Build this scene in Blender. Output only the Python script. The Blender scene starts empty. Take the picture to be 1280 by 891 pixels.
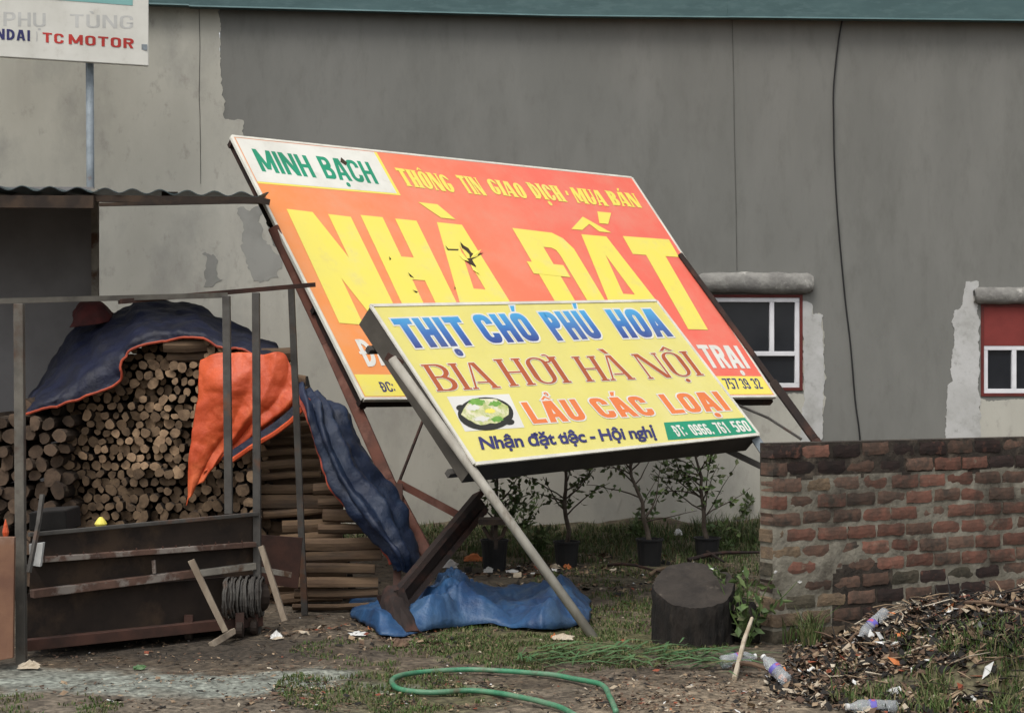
import bpy, math, random
from mathutils import Vector, Matrix, noise
R = math.radians
C = bpy.context.scene.collection
sc = bpy.context.scene
rnd = random.Random(7)

# ------------------------------------------------------------------ camera
F = 2230.0; HX = 640.0; HY = 460.0; EYE = 1.6          # focal length in photo pixels, horizon row, eye height
cam_d = bpy.data.cameras.new('camera'); cam = bpy.data.objects.new('camera', cam_d); C.objects.link(cam)
cam.location = (0, 0, EYE); cam.rotation_euler = (R(90), 0, 0)
cam_d.sensor_width = 36; cam_d.lens = 36 * F / 1280; cam_d.shift_y = 14.5 / 1280
cam_d.clip_start = .1; cam_d.clip_end = 1500
sc.camera = cam
# ------------------------------------------------------------------ overcast daylight
w = bpy.data.worlds.new('World'); sc.world = w; w.use_nodes = True
nt = w.node_tree; nt.nodes.clear()
SUN_EL, SUN_AZ = R(58), R(205)                         # azimuth measured clockwise from +Y
sky = nt.nodes.new('ShaderNodeTexSky'); sky.sky_type = 'NISHITA'; sky.sun_disc = False
sky.sun_elevation = SUN_EL; sky.sun_rotation = SUN_AZ; sky.dust_density = 4; sky.air_density = 1.2
hs = nt.nodes.new('ShaderNodeHueSaturation'); hs.inputs['Saturation'].default_value = .22
bg = nt.nodes.new('ShaderNodeBackground'); bg.inputs['Strength'].default_value = .12
wo = nt.nodes.new('ShaderNodeOutputWorld')
nt.links.new(sky.outputs[0], hs.inputs['Color']); nt.links.new(hs.outputs[0], bg.inputs['Color']); nt.links.new(bg.outputs[0], wo.inputs['Surface'])
sl = bpy.data.lights.new('sun', 'SUN'); sl.energy = 1.0; sl.angle = R(24); sl.color = (1, .95, .88)
so = bpy.data.objects.new('sun', sl); C.objects.link(so)
sd = Vector((math.sin(SUN_AZ) * math.cos(SUN_EL), math.cos(SUN_AZ) * math.cos(SUN_EL), math.sin(SUN_EL)))
so.rotation_euler = (-sd).to_track_quat('-Z', 'Y').to_euler(); so.location = (0, -5, 20)
sc.view_settings.view_transform = 'Standard'; sc.view_settings.look = 'None'
sc.view_settings.gamma = 1; sc.view_settings.exposure = .62

# ------------------------------------------------------------------ helpers
def at(px, py, Y):
    return Vector(((px - HX) / F * Y, Y, EYE - (py - HY) / F * Y))
def gr(px, py, z=0.0):
    Y = (EYE - z) * F / (py - HY); return Vector(((px - HX) / F * Y, Y, z))
def srgb(r, g, b):
    f = lambda c: (c / 255 / 12.92) if c / 255 <= .04045 else ((c / 255 + .055) / 1.055) ** 2.4
    return (f(r), f(g), f(b))
def nz(x, y=0, z=0): return noise.noise(Vector((x, y, z)))
def fbm(x, y=0, z=0, o=4):
    s = 0; a = .5; f = 1
    for _ in range(o): s += a * nz(x * f, y * f, z * f); a *= .5; f *= 2.03
    return s

MATS = {}
def mat(name, c1, c2=None, scale=6, rough=.8, bump=.2, metal=0, stretch=(1, 1, 1), c3=None, s3=1.5, lo=.38, hi=.62,
        detail=8, bdist=.01, bscale=None, spec=.3, lo3=.5, hi3=.62, coords='Object', rnd_val=0, grime=None, streak=None):
    m = bpy.data.materials.new(name); m.use_nodes = True; n = m.node_tree.nodes; L = m.node_tree.links
    b = n['Principled BSDF']; b.inputs['Roughness'].default_value = rough; b.inputs['Metallic'].default_value = metal
    b.inputs['Specular IOR Level'].default_value = spec
    tc = n.new('ShaderNodeTexCoord'); mp = n.new('ShaderNodeMapping'); mp.inputs['Scale'].default_value = stretch
    geo = n.new('ShaderNodeNewGeometry'); L.new(geo.outputs['Position'], mp.inputs['Vector'])
    def ntex(s, d=detail, r=.6):
        t = n.new('ShaderNodeTexNoise'); t.inputs['Scale'].default_value = s; t.inputs['Detail'].default_value = d
        t.inputs['Roughness'].default_value = r; L.new(mp.outputs[0], t.inputs['Vector']); return t
    def ramp(t, a, bb):
        r = n.new('ShaderNodeMapRange'); r.inputs['From Min'].default_value = a; r.inputs['From Max'].default_value = bb
        L.new(t.outputs['Fac'], r.inputs['Value']); return r
    def mix(fac, A, B):
        x = n.new('ShaderNodeMix'); x.data_type = 'RGBA'; L.new(fac.outputs[0], x.inputs['Factor'])
        for sock, v in (('A', A), ('B', B)):
            s = [i for i in x.inputs if i.name == sock and i.type == 'RGBA'][0]
            if isinstance(v, tuple): s.default_value = (*v, 1)
            else: L.new(v, s)
        return [o for o in x.outputs if o.type == 'RGBA'][0]
    out = None
    if c2 is None: c2 = tuple(x * .72 for x in c1)
    out = mix(ramp(ntex(scale), lo, hi), c1, c2)
    if c3 is not None: out = mix(ramp(ntex(s3, 10, .65), lo3, hi3), out, c3)
    if grime:                                            # dirt that runs on over several pieces
        out = mix(ramp(ntex(grime[1], 12, .7), grime[2], grime[3]), out, grime[0])
    if streak:                                           # pale or dark runs down the surface
        m2 = n.new('ShaderNodeMapping'); m2.inputs['Scale'].default_value = (5, 5, .35); L.new(geo.outputs['Position'], m2.inputs['Vector'])
        t2 = n.new('ShaderNodeTexNoise'); t2.inputs['Scale'].default_value = 1.1; t2.inputs['Detail'].default_value = 6; L.new(m2.outputs[0], t2.inputs['Vector'])
        out = mix(ramp(t2, streak[1], streak[2]), out, streak[0])
    if rnd_val:
        oi = n.new('ShaderNodeObjectInfo'); mr = n.new('ShaderNodeMapRange')
        mr.inputs['To Min'].default_value = 1 - rnd_val; mr.inputs['To Max'].default_value = 1 + rnd_val
        L.new(oi.outputs['Random'], mr.inputs['Value'])
        h = n.new('ShaderNodeHueSaturation'); L.new(mr.outputs[0], h.inputs['Value']); L.new(out, h.inputs['Color']); out = h.outputs[0]
    L.new(out, b.inputs['Base Color'])
    if bump:
        t = ntex(bscale or scale * 3); bp = n.new('ShaderNodeBump'); bp.inputs['Strength'].default_value = bump
        bp.inputs['Distance'].default_value = bdist; L.new(t.outputs['Fac'], bp.inputs['Height']); L.new(bp.outputs[0], b.inputs['Normal'])
    MATS[name] = m; m.diffuse_color = (*c1, 1)
    return m

class MB:
    def __init__(s): s.v = []; s.f = []; s.m = []; s.mi = 0
    def poly(s, pts, mi=None):
        k = len(s.v); s.v += [tuple(p) for p in pts]; s.f.append(tuple(range(k, k + len(pts)))); s.m.append(s.mi if mi is None else mi)
    def box(s, p, q, jit=0):
        (x0, y0, z0), (x1, y1, z1) = p, q
        s.hexa([Vector(a) for a in ((x0, y0, z0), (x1, y0, z0), (x1, y1, z0), (x0, y1, z0), (x0, y0, z1), (x1, y0, z1), (x1, y1, z1), (x0, y1, z1))], jit)
    def hexa(s, c, jit=0):
        k = len(s.v)
        s.v += [tuple(Vector(p) + Vector([rnd.uniform(-jit, jit) for _ in range(3)])) for p in c]
        for f in ((0, 3, 2, 1), (4, 5, 6, 7), (0, 1, 5, 4), (1, 2, 6, 5), (2, 3, 7, 6), (3, 0, 4, 7)):
            s.f.append(tuple(k + i for i in f)); s.m.append(s.mi)
    def beam(s, a, b, w, h, up=(0, 0, 1), jit=0):
        a, b = Vector(a), Vector(b); d = (b - a).normalized(); u = Vector(up)
        if abs(d.dot(u)) > .98: u = Vector((0, 1, 0))
        x = d.cross(u).normalized() * w / 2; y = x.cross(d).normalized() * h / 2
        s.hexa([a - x - y, a + x - y, b + x - y, b - x - y, a - x + y, a + x + y, b + x + y, b - x + y], jit)
    def tube(s, pts, r, seg=8, cap=True, jit=0):
        pts = [Vector(p) for p in pts]; n = len(pts)
        rs = r if isinstance(r, (list, tuple)) else [r] * n
        k0 = len(s.v); up = Vector((.13, .21, 1)).normalized(); d0 = (pts[1] - pts[0]).normalized()
        x = d0.cross(up)
        if x.length < .1: x = d0.cross(Vector((1, 0, 0)))
        x.normalize()
        for i in range(n):
            d = (pts[min(i + 1, n - 1)] - pts[max(i - 1, 0)]).normalized()
            x = (x - d * x.dot(d)).normalized(); y = d.cross(x)
            for j in range(seg):
                a = 2 * math.pi * j / seg; rr = rs[i] * (1 + rnd.uniform(-jit, jit))
                s.v.append(tuple(pts[i] + (x * math.cos(a) + y * math.sin(a)) * rr))
        for i in range(n - 1):
            for j in range(seg):
                a = k0 + i * seg + j; b = k0 + i * seg + (j + 1) % seg
                s.f.append((a, b, b + seg, a + seg)); s.m.append(s.mi)
        if cap:
            s.f.append(tuple(k0 + j for j in range(seg))[::-1]); s.m.append(s.mi)
            s.f.append(tuple(k0 + (n - 1) * seg + j for j in range(seg))); s.m.append(s.mi)
    def lathe(s, prof, c, seg=20, axis=None):
        k0 = len(s.v); M = axis or Matrix.Identity(3)
        for (r, z) in prof:
            for j in range(seg):
                a = 2 * math.pi * j / seg; s.v.append(tuple(Vector(c) + M @ Vector((r * math.cos(a), r * math.sin(a), z))))
        for i in range(len(prof) - 1):
            for j in range(seg):
                a = k0 + i * seg + j; b = k0 + i * seg + (j + 1) % seg
                s.f.append((a, b, b + seg, a + seg)); s.m.append(s.mi)
        s.f.append(tuple(k0 + j for j in range(seg))[::-1]); s.m.append(s.mi)
        s.f.append(tuple(k0 + (len(prof) - 1) * seg + j for j in range(seg))); s.m.append(s.mi)
    def mesh(s, name, mats, smooth=False):
        me = bpy.data.meshes.new(name); me.from_pydata(s.v, [], s.f)
        for m in (mats if isinstance(mats, (list, tuple)) else [mats]): me.materials.append(MATS[m] if isinstance(m, str) else m)
        me.polygons.foreach_set('material_index', s.m)
        if smooth: me.polygons.foreach_set('use_smooth', [True] * len(s.f))
        me.update(); return me

def wbase(o):                                            # world offset of an object built here (no rotations on things)
    v = Vector(o.location)
    while o.parent: v += o.matrix_parent_inverse.translation; o = o.parent; v += Vector(o.location)
    return v
def obj(name, mb, mats, parent=None, smooth=False, label=None, kind=None, weld=False):
    me = mb.mesh(name, mats, smooth) if isinstance(mb, MB) else mb
    o = bpy.data.objects.new(name, me); C.objects.link(o)
    if parent: o.parent = parent; o.matrix_parent_inverse = Matrix.Translation(-wbase(parent))
    if label: o['label'] = label
    if kind: o['kind'] = kind
    return o
def tag(o, label, cat, group=None, kind=None):
    o['label'] = label; o['category'] = cat
    if group: o['group'] = group
    if kind: o['kind'] = kind
    return o
def thing(name, label, cat, loc=(0, 0, 0), group=None):
    o = bpy.data.objects.new(name, None); o.empty_display_size = .1; C.objects.link(o); o.location = loc
    return tag(o, label, cat, group)
def bevel(o, wd=.004, seg=2):
    m = o.modifiers.new('bevel', 'BEVEL'); m.width = wd; m.segments = seg; m.limit_method = 'ANGLE'; return o
def dup_piece(o, parent, loc, rot=(0, 0, 0), scale=(1, 1, 1), mesh=None, name=None):
    c = bpy.data.objects.new(name or o.name, mesh or o.data); C.objects.link(c); c.parent = parent
    c.matrix_parent_inverse = Matrix.Translation(-wbase(parent))
    c.location = loc; c.rotation_euler = rot; c.scale = scale; return c

# ------------------------------------------------------------------ materials
mat('dirt', (.105, .08, .055), (.055, .042, .03), 3, .95, .9, c3=(.14, .115, .085), s3=1.1, bdist=.03, bscale=14)
mat('wall_dark', (.178, .178, .164), (.156, .157, .144), 1.2, .95, .25, stretch=(1, 1, .35), c3=(.19, .19, .175), s3=2.2, lo3=.5, hi3=.75, bscale=45, bdist=.006, streak=((.19, .19, .172), .60, .85), grime=((.135, .135, .122), 7, .5, .8))
mat('wall_light', (.45, .44, .385), (.385, .375, .325), 1.1, .95, .3, stretch=(1, 1, .6), c3=(.30, .295, .265), s3=1.6, lo3=.5, hi3=.72, bscale=45, bdist=.006, streak=((.37, .355, .31), .56, .8), grime=((.28, .265, .235), 9, .56, .78))
mat('plaster_white', (.48, .48, .47), (.40, .40, .385), 3, .95, .3, c3=(.33, .33, .31), s3=4, lo3=.5, hi3=.7, bscale=40, bdist=.006, grime=((.26, .26, .24), 12, .56, .75))
mat('plaster_grey', (.30, .30, .275), (.23, .23, .21), 2.5, .95, .3, bscale=50, bdist=.004)
mat('cement_roll', (.25, .245, .225), (.16, .155, .145), 5, .95, .8, c3=(.42, .41, .38), s3=6, lo3=.6, hi3=.7, bdist=.02)
mat('teal_metal', (.075, .135, .14), (.06, .11, .115), 2, .5, .05, stretch=(1, 1, 4), c3=(.085, .145, .15), s3=5)
mat('maroon', (.13, .022, .018), (.09, .018, .015), 8, .6, .1)
mat('shutter_red', (.20, .035, .03), (.17, .03, .025), 5, .7, .1)
mat('white_paint', (.72, .72, .74), (.62, .62, .64), 6, .5, .05)
mat('glass_dark', (.012, .014, .018), (.02, .022, .026), 2, .12, 0, spec=.5)
mat('black_int', (.01, .01, .01), None, 3, .9, 0)
mat('dark_panel', (.19, .185, .185), (.16, .155, .155), 3, .9, .15)
mat('roof_sheet', (.055, .085, .09), (.03, .04, .045), 4, .5, .1)
mat('galv', (.26, .30, .33), (.18, .21, .23), 8, .6, .2, metal=.1, c3=(.16, .07, .035), s3=4, lo3=.6, hi3=.7)
mat('post_steel', (.085, .08, .072), (.055, .05, .045), 9, .65, .3, c3=(.12, .06, .035), s3=5, lo3=.55, hi3=.68)
mat('post_old', (.13, .12, .10), (.07, .064, .055), 6, .7, .4, c3=(.07, .045, .032), s3=4, lo3=.56, hi3=.68, bdist=.004)
mat('post_pale', (.27, .25, .21), (.17, .155, .13), 7, .7, .3, c3=(.09, .05, .03), s3=5, lo3=.52, hi3=.62)
mat('leg_steel', (.38, .36, .31), (.28, .26, .22), 9, .6, .3, stretch=(1, 1, .4), c3=(.16, .13, .10), s3=6, lo3=.56, hi3=.68, bdist=.003)
mat('rust_pipe', (.13, .050, .034), (.085, .038, .028), 7, .8, .4, c3=(.17, .08, .058), s3=5, bdist=.004)
mat('rust_beam', (.026, .017, .014), (.018, .013, .012), 6, .85, .6, c3=(.055, .026, .019), s3=4, bdist=.005)
mat('soot_metal', (.020, .014, .011), (.032, .022, .016), 5, .8, .5, c3=(.055, .035, .022), s3=3, bdist=.004)
mat('rust_rail', (.13, .075, .055), (.07, .042, .032), 8, .8, .5, c3=(.22, .19, .165), s3=5, lo3=.52, hi3=.6, bdist=.004)
mat('rust_dark', (.075, .035, .025), (.04, .022, .017), 6, .8, .4, bdist=.004)
mat('pale_wood', (.30, .25, .19), (.19, .15, .11), 12, .85, .5, stretch=(1, 1, .2), c3=(.10, .07, .05), s3=4, lo3=.6, hi3=.7)
mat('ply_red', (.19, .10, .06), (.13, .065, .042), 4, .8, .3, c3=(.24, .16, .12), s3=3)
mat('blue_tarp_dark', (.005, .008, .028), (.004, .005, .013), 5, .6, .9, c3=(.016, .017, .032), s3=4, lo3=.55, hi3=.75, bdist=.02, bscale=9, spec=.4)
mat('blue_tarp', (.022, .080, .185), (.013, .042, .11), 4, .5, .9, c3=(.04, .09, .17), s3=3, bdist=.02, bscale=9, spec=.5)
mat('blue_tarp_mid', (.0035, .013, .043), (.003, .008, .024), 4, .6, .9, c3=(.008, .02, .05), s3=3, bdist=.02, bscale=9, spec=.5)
mat('orange_tarp', (.55, .085, .022), (.45, .062, .018), 4, .5, .7, c3=(.66, .14, .05), s3=3, bdist=.02, bscale=8, spec=.4)
mat('orange_hem', (.40, .07, .03), (.26, .045, .025), 9, .6, .1)
mat('red_cloth', (.07, .014, .012), (.04, .010, .009), 9, .8, .4, bdist=.01)
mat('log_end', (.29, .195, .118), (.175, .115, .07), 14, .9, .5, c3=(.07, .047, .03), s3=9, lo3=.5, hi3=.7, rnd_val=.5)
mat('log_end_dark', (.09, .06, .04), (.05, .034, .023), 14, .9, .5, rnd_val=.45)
mat('bark', (.07, .048, .033), (.035, .025, .018), 18, .95, .8, stretch=(1, 1, 1), c3=(.2, .15, .10), s3=9, lo3=.58, hi3=.7, rnd_val=.35)
mat('side_wood', (.15, .098, .058), (.085, .054, .034), 10, .9, .8, stretch=(.25, 1, 1), c3=(.07, .05, .035), s3=7, lo3=.55, hi3=.68, rnd_val=.35, bdist=.006)
mat('stump_top', (.040, .033, .027), (.024, .020, .017), 9, .9, .9, c3=(.12, .10, .08), s3=6, lo3=.6, hi3=.72)
mat('stump_side', (.020, .016, .013), (.009, .008, .007), 14, .95, 1, stretch=(1, 1, .3), c3=(.04, .032, .024), s3=10, lo3=.55, hi3=.7, bdist=.02)
mat('pot', (.012, .012, .013), (.02, .02, .02), 5, .6, .1)
mat('trunk_bark', (.055, .042, .032), (.09, .075, .06), 16, .9, .5)
mat('leaf_a', (.085, .135, .045), (.055, .09, .03), 12, .6, 0)
mat('leaf_b', (.14, .19, .07), (.10, .14, .05), 12, .6, 0)
mat('leaf_c', (.05, .075, .028), (.075, .08, .035), 12, .6, 0)
mat('grass_a', (.07, .115, .028), (.045, .075, .02), 6, .8, 0)
mat('grass_b', (.11, .115, .045), (.075, .085, .03), 6, .8, 0)
mat('grass_dry', (.20, .165, .09), (.14, .11, .06), 6, .8, 0)
mat('frond', (.04, .10, .035), (.075, .14, .055), 6, .5, 0)
mat('hose', (.055, .23, .12), (.035, .15, .08), 12, .5, .2, c3=(.13, .22, .14), s3=7, lo3=.45, hi3=.65, spec=.4, grime=((.09, .10, .06), 9, .55, .7))
mat('char', (.018, .015, .014), (.035, .028, .022), 10, .9, .8, bdist=.02)
mat('lit_brown', (.13, .085, .055), (.08, .05, .035), 8, .9, .2)
mat('lit_tan', (.30, .22, .14), (.2, .14, .09), 8, .9, .2)
mat('lit_pale', (.48, .42, .33), (.34, .28, .2), 8, .9, .2)
mat('lit_white', (.66, .66, .64), (.5, .5, .48), 8, .7, .1)
mat('lit_red', (.26, .07, .035), (.16, .05, .03), 8, .8, .1)
mat('lit_black', (.02, .018, .016), None, 8, .9, .2)
mat('lit_orange', (.55, .18, .06), None, 8, .7, .1)
mat('concrete', (.20, .22, .195), (.13, .15, .13), 4, .85, .5, c3=(.10, .09, .07), s3=3, bdist=.01)
mat('joint', (.115, .115, .105), None, 6, .95, .3)
mat('cable', (.02, .02, .02), None, 5, .6, 0)
mat('bottle_label', (.10, .09, .36), (.14, .12, .42), 9, .4, 0)
mat('bottle_pink', (.45, .12, .2), None, 9, .4, 0)
mat('bottle_white', (.6, .6, .58), None, 9, .4, 0)
mat('bottle_plastic', (.80, .84, .86), (.70, .74, .77), 6, .15, .3, bscale=22, bdist=.003, spec=.7)
_b = MATS['bottle_plastic'].node_tree.nodes['Principled BSDF']; _b.inputs['Transmission Weight'].default_value = .75; _b.inputs['IOR'].default_value = 1.12
def wrinkle(name, sc_=2.2, dist=.05, strength=.9):       # sharp creases of a stiff woven plastic sheet
    n = MATS[name].node_tree.nodes; L = MATS[name].node_tree.links; bp = [q for q in n if q.type == 'BUMP'][0]
    t = n.new('ShaderNodeTexNoise'); t.noise_type = 'RIDGED_MULTIFRACTAL'; t.inputs['Scale'].default_value = sc_; t.inputs['Detail'].default_value = 6; t.inputs['Distortion'].default_value = .6
    tc = [q for q in n if q.type == 'NEW_GEOMETRY'][0]; L.new(tc.outputs['Position'], t.inputs['Vector'])
    b2 = n.new('ShaderNodeBump'); b2.inputs['Strength'].default_value = strength; b2.inputs['Distance'].default_value = dist
    L.new(t.outputs['Fac'], b2.inputs['Height']); L.new(bp.outputs[0], b2.inputs['Normal']); L.new(b2.outputs[0], n['Principled BSDF'].inputs['Normal'])
for q in ('blue_tarp_dark', 'blue_tarp', 'blue_tarp_mid', 'orange_tarp'): wrinkle(q)
# sign prints
mat('p_white', (.70, .69, .63), (.62, .61, .55), 3, .45, 0, grime=((.50, .48, .42), 6, .56, .85))
mat('p_border', (.68, .66, .58), (.55, .53, .46), 5, .5, 0)
mat('p_yellow_s', (.68, .61, .17), (.64, .58, .18), 1.3, .42, .4, c3=(.68, .62, .24), s3=1.2, lo3=.5, hi3=.72, bscale=1.8, bdist=.03, grime=((.60, .53, .20), 5, .55, .85))
mat('p_yellow_b', (.78, .67, .115), (.75, .66, .14), 2, .45, 0, c3=(.72, .64, .22), s3=3, lo3=.55, hi3=.75, grime=((.68, .56, .18), 6, .55, .85))
mat('p_green', (.02, .27, .15), (.02, .22, .12), 3, .5, 0)
mat('p_orangetxt', (.72, .20, .06), (.66, .18, .06), 3, .5, 0)
mat('p_browntxt', (.42, .10, .035), (.36, .09, .035), 3, .5, 0)
mat('p_navy', (.045, .045, .16), None, 3, .5, 0)
mat('p_black', (.04, .035, .04), None, 3, .5, 0)
mat('p_redtxt', (.55, .05, .04), None, 3, .5, 0)
mat('p_teal', (.20, .42, .40), (.24, .46, .44), 3, .5, 0)
mat('p_faded', (.60, .60, .57), None, 3, .5, 0)
mat('p_fadedgrey', (.68, .67, .63), (.62, .61, .57), 3, .5, 0)
mat('p_purplegray', (.50, .47, .50), None, 3, .5, 0)
mat('hot_black', (.03, .03, .025), None, 6, .5, 0)
mat('hot_food', (.62, .60, .36), (.35, .42, .12), 22, .5, .0, c3=(.70, .66, .50), s3=16)
mat('hot_green', (.12, .30, .05), (.2, .38, .08), 10, .5, 0)
mat('box_side', (.10, .09, .075), (.07, .063, .052), 4, .6, .1)
mat('box_side_shaded', (.045, .04, .034), (.03, .027, .024), 4, .7, .1)
mat('tear_hole_dark', (.06, .04, .025), None, 8, .9, 0)

def grad_mat(name, stops, frm, to, noise_amt=.06):     # a print whose ink runs from one colour to another across the sheet
    m = bpy.data.materials.new(name); m.use_nodes = True; n = m.node_tree.nodes; L = m.node_tree.links
    b = n['Principled BSDF']; b.inputs['Roughness'].default_value = .45
    tc = n.new('ShaderNodeTexCoord'); frm = Vector(frm); to = Vector(to); d = to - frm
    s = n.new('ShaderNodeVectorMath'); s.operation = 'SUBTRACT'; s.inputs[1].default_value = frm; L.new(tc.outputs['Object'], s.inputs[0])
    dt = n.new('ShaderNodeVectorMath'); dt.operation = 'DOT_PRODUCT'; dt.inputs[1].default_value = d / d.length_squared; L.new(s.outputs[0], dt.inputs[0])
    t = n.new('ShaderNodeTexNoise'); t.inputs['Scale'].default_value = 1.5; L.new(tc.outputs['Object'], t.inputs['Vector'])
    ad = n.new('ShaderNodeMath'); ad.operation = 'MULTIPLY_ADD'; ad.inputs[1].default_value = noise_amt; L.new(t.outputs['Fac'], ad.inputs[0]); L.new(dt.outputs['Value'], ad.inputs[2])
    r = n.new('ShaderNodeValToRGB'); L.new(ad.outputs[0], r.inputs[0])
    r.color_ramp.elements[0].position = stops[0][0]; r.color_ramp.elements[0].color = (*stops[0][1], 1)
    r.color_ramp.elements[1].position = stops[-1][0]; r.color_ramp.elements[1].color = (*stops[-1][1], 1)
    for p, c in stops[1:-1]: e = r.color_ramp.elements.new(p); e.color = (*c, 1)
    fd = n.new('ShaderNodeTexNoise'); fd.inputs['Scale'].default_value = 2.5; fd.inputs['Detail'].default_value = 10; fd.inputs['Roughness'].default_value = .7; L.new(tc.outputs['Object'], fd.inputs['Vector'])
    fr_ = n.new('ShaderNodeMapRange'); fr_.inputs['From Min'].default_value = .42; fr_.inputs['From Max'].default_value = .8; fr_.inputs['To Max'].default_value = .35; L.new(fd.outputs['Fac'], fr_.inputs['Value'])
    mx = n.new('ShaderNodeMix'); mx.data_type = 'RGBA'; L.new(fr_.outputs[0], mx.inputs['Factor']); cs = [i for i in mx.inputs if i.type == 'RGBA']; L.new(r.outputs[0], cs[0]); cs[1].default_value = (.62, .42, .30, 1) if noise_amt else (.2, .3, .42, 1)
    L.new([o for o in mx.outputs if o.type == 'RGBA'][0], b.inputs['Base Color'])
    bt = n.new('ShaderNodeTexNoise'); bt.inputs['Scale'].default_value = 1.7; bt.inputs['Detail'].default_value = 3; L.new(tc.outputs['Object'], bt.inputs['Vector'])
    bp = n.new('ShaderNodeBump'); bp.inputs['Strength'].default_value = .5; bp.inputs['Distance'].default_value = .03; L.new(bt.outputs['Fac'], bp.inputs['Height']); L.new(bp.outputs[0], b.inputs['Normal'])
    MATS[name] = m; return m

# ------------------------------------------------------------------ ground (one sheet to the horizon)
def gz(x, y):                                            # height of the ground
    z = .035 * fbm(x * .8, y * .8, 3) + .034 * fbm(x * 4, y * 5, 9, 4)
    z += .20 * max(0, min(1, (y - 15.6) / 1.6)) ** 1.5 * (.6 + .7 * fbm(x * 1.3, 5, 1)) if y < 19 else 0     # bank of soil against the building
    d = math.hypot((x - 3.2) / 1.7, (y - 9.35) / 1.15)                                         # rubbish mound by the brick wall
    if d < 1: z += .44 * (1 - d * d) ** 1.15 * (1 + .5 * fbm(x * 2.5, y * 2.5, 4))
    z += .11 * math.exp(-((x - 2.0) ** 2 + (y - 9.75) ** 2) / .06)
    return z
def frange(a, b, s):
    o = []; 
    while a < b: o.append(a); a += s
    return o
gx = [-400, -150, -60, -25, -12, -8] + frange(-5.5, 5.5, .055) + [6, 7, 9, 12, 25, 60, 150, 400]
gy = [-300, -100, -30, -8, 0, 4, 6] + frange(7.2, 17.6, .055) + [19, 22, 30, 60, 150, 400, 900]
me = bpy.data.meshes.new('ground'); NX = len(gx); vs = []; zone = []
def clampf(v, a=0, b=1): return max(a, min(b, v))
for y in gy:
    for x in gx:
        near = -5.6 < x < 5.6 and 7 < y < 17.8
        vs.append((x, y, gz(x, y) if near else 0))
fs = [(j * NX + i, j * NX + i + 1, (j + 1) * NX + i + 1, (j + 1) * NX + i) for j in range(len(gy) - 1) for i in range(NX - 1)]
me.from_pydata(vs, [], fs); me.polygons.foreach_set('use_smooth', [True] * len(fs))
cola = me.attributes.new('soil', 'FLOAT_COLOR', 'POINT')
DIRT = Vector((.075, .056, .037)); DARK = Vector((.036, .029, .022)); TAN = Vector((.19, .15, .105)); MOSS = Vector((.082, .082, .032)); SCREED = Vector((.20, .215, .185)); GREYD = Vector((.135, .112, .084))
def blob(px, py, cx, cy, rx, ry, n):
    d = math.hypot((px - cx) / rx, (py - cy) / ry); return clampf((1.1 + n - d) * 2.2)
def soil(x, y):
    if not (y > 6 and abs(x) < 12 and y < 19): return DIRT
    px = HX + x / y * F; py = HY + EYE / y * F
    n = fbm(x * 3, y * 3, 7, 5) * 1.1; n2 = fbm(x * 9, y * 9, 2, 4)
    c = DIRT.lerp(GREYD, clampf(.35 + n * .8 + n2))
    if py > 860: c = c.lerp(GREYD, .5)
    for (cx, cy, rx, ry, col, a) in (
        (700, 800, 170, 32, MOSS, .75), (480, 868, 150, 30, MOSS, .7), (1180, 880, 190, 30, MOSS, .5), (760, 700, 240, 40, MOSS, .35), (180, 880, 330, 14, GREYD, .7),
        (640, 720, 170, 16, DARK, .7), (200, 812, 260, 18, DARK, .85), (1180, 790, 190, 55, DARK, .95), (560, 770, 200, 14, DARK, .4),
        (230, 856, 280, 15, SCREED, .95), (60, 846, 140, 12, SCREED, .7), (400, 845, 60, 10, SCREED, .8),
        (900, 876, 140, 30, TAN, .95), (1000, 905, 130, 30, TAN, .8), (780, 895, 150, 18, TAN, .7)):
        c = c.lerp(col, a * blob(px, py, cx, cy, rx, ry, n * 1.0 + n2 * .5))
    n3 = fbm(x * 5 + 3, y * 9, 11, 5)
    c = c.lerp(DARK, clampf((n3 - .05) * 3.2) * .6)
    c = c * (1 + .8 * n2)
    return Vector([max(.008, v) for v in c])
buf = []
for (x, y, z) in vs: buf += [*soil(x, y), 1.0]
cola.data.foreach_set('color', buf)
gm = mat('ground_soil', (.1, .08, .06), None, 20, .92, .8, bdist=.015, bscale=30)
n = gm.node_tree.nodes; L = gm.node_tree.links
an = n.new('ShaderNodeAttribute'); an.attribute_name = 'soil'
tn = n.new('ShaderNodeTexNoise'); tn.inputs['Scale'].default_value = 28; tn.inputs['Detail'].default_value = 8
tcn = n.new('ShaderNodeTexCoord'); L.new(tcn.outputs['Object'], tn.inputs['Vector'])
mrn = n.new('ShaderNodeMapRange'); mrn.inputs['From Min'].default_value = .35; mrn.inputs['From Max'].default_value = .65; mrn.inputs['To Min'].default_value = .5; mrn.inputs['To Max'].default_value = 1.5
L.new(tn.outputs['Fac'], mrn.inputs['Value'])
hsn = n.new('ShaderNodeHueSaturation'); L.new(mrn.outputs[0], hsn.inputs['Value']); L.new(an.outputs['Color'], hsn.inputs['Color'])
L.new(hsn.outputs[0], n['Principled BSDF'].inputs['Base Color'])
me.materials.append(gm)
g = bpy.data.objects.new('ground', me); C.objects.link(g); g['kind'] = 'structure'

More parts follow.
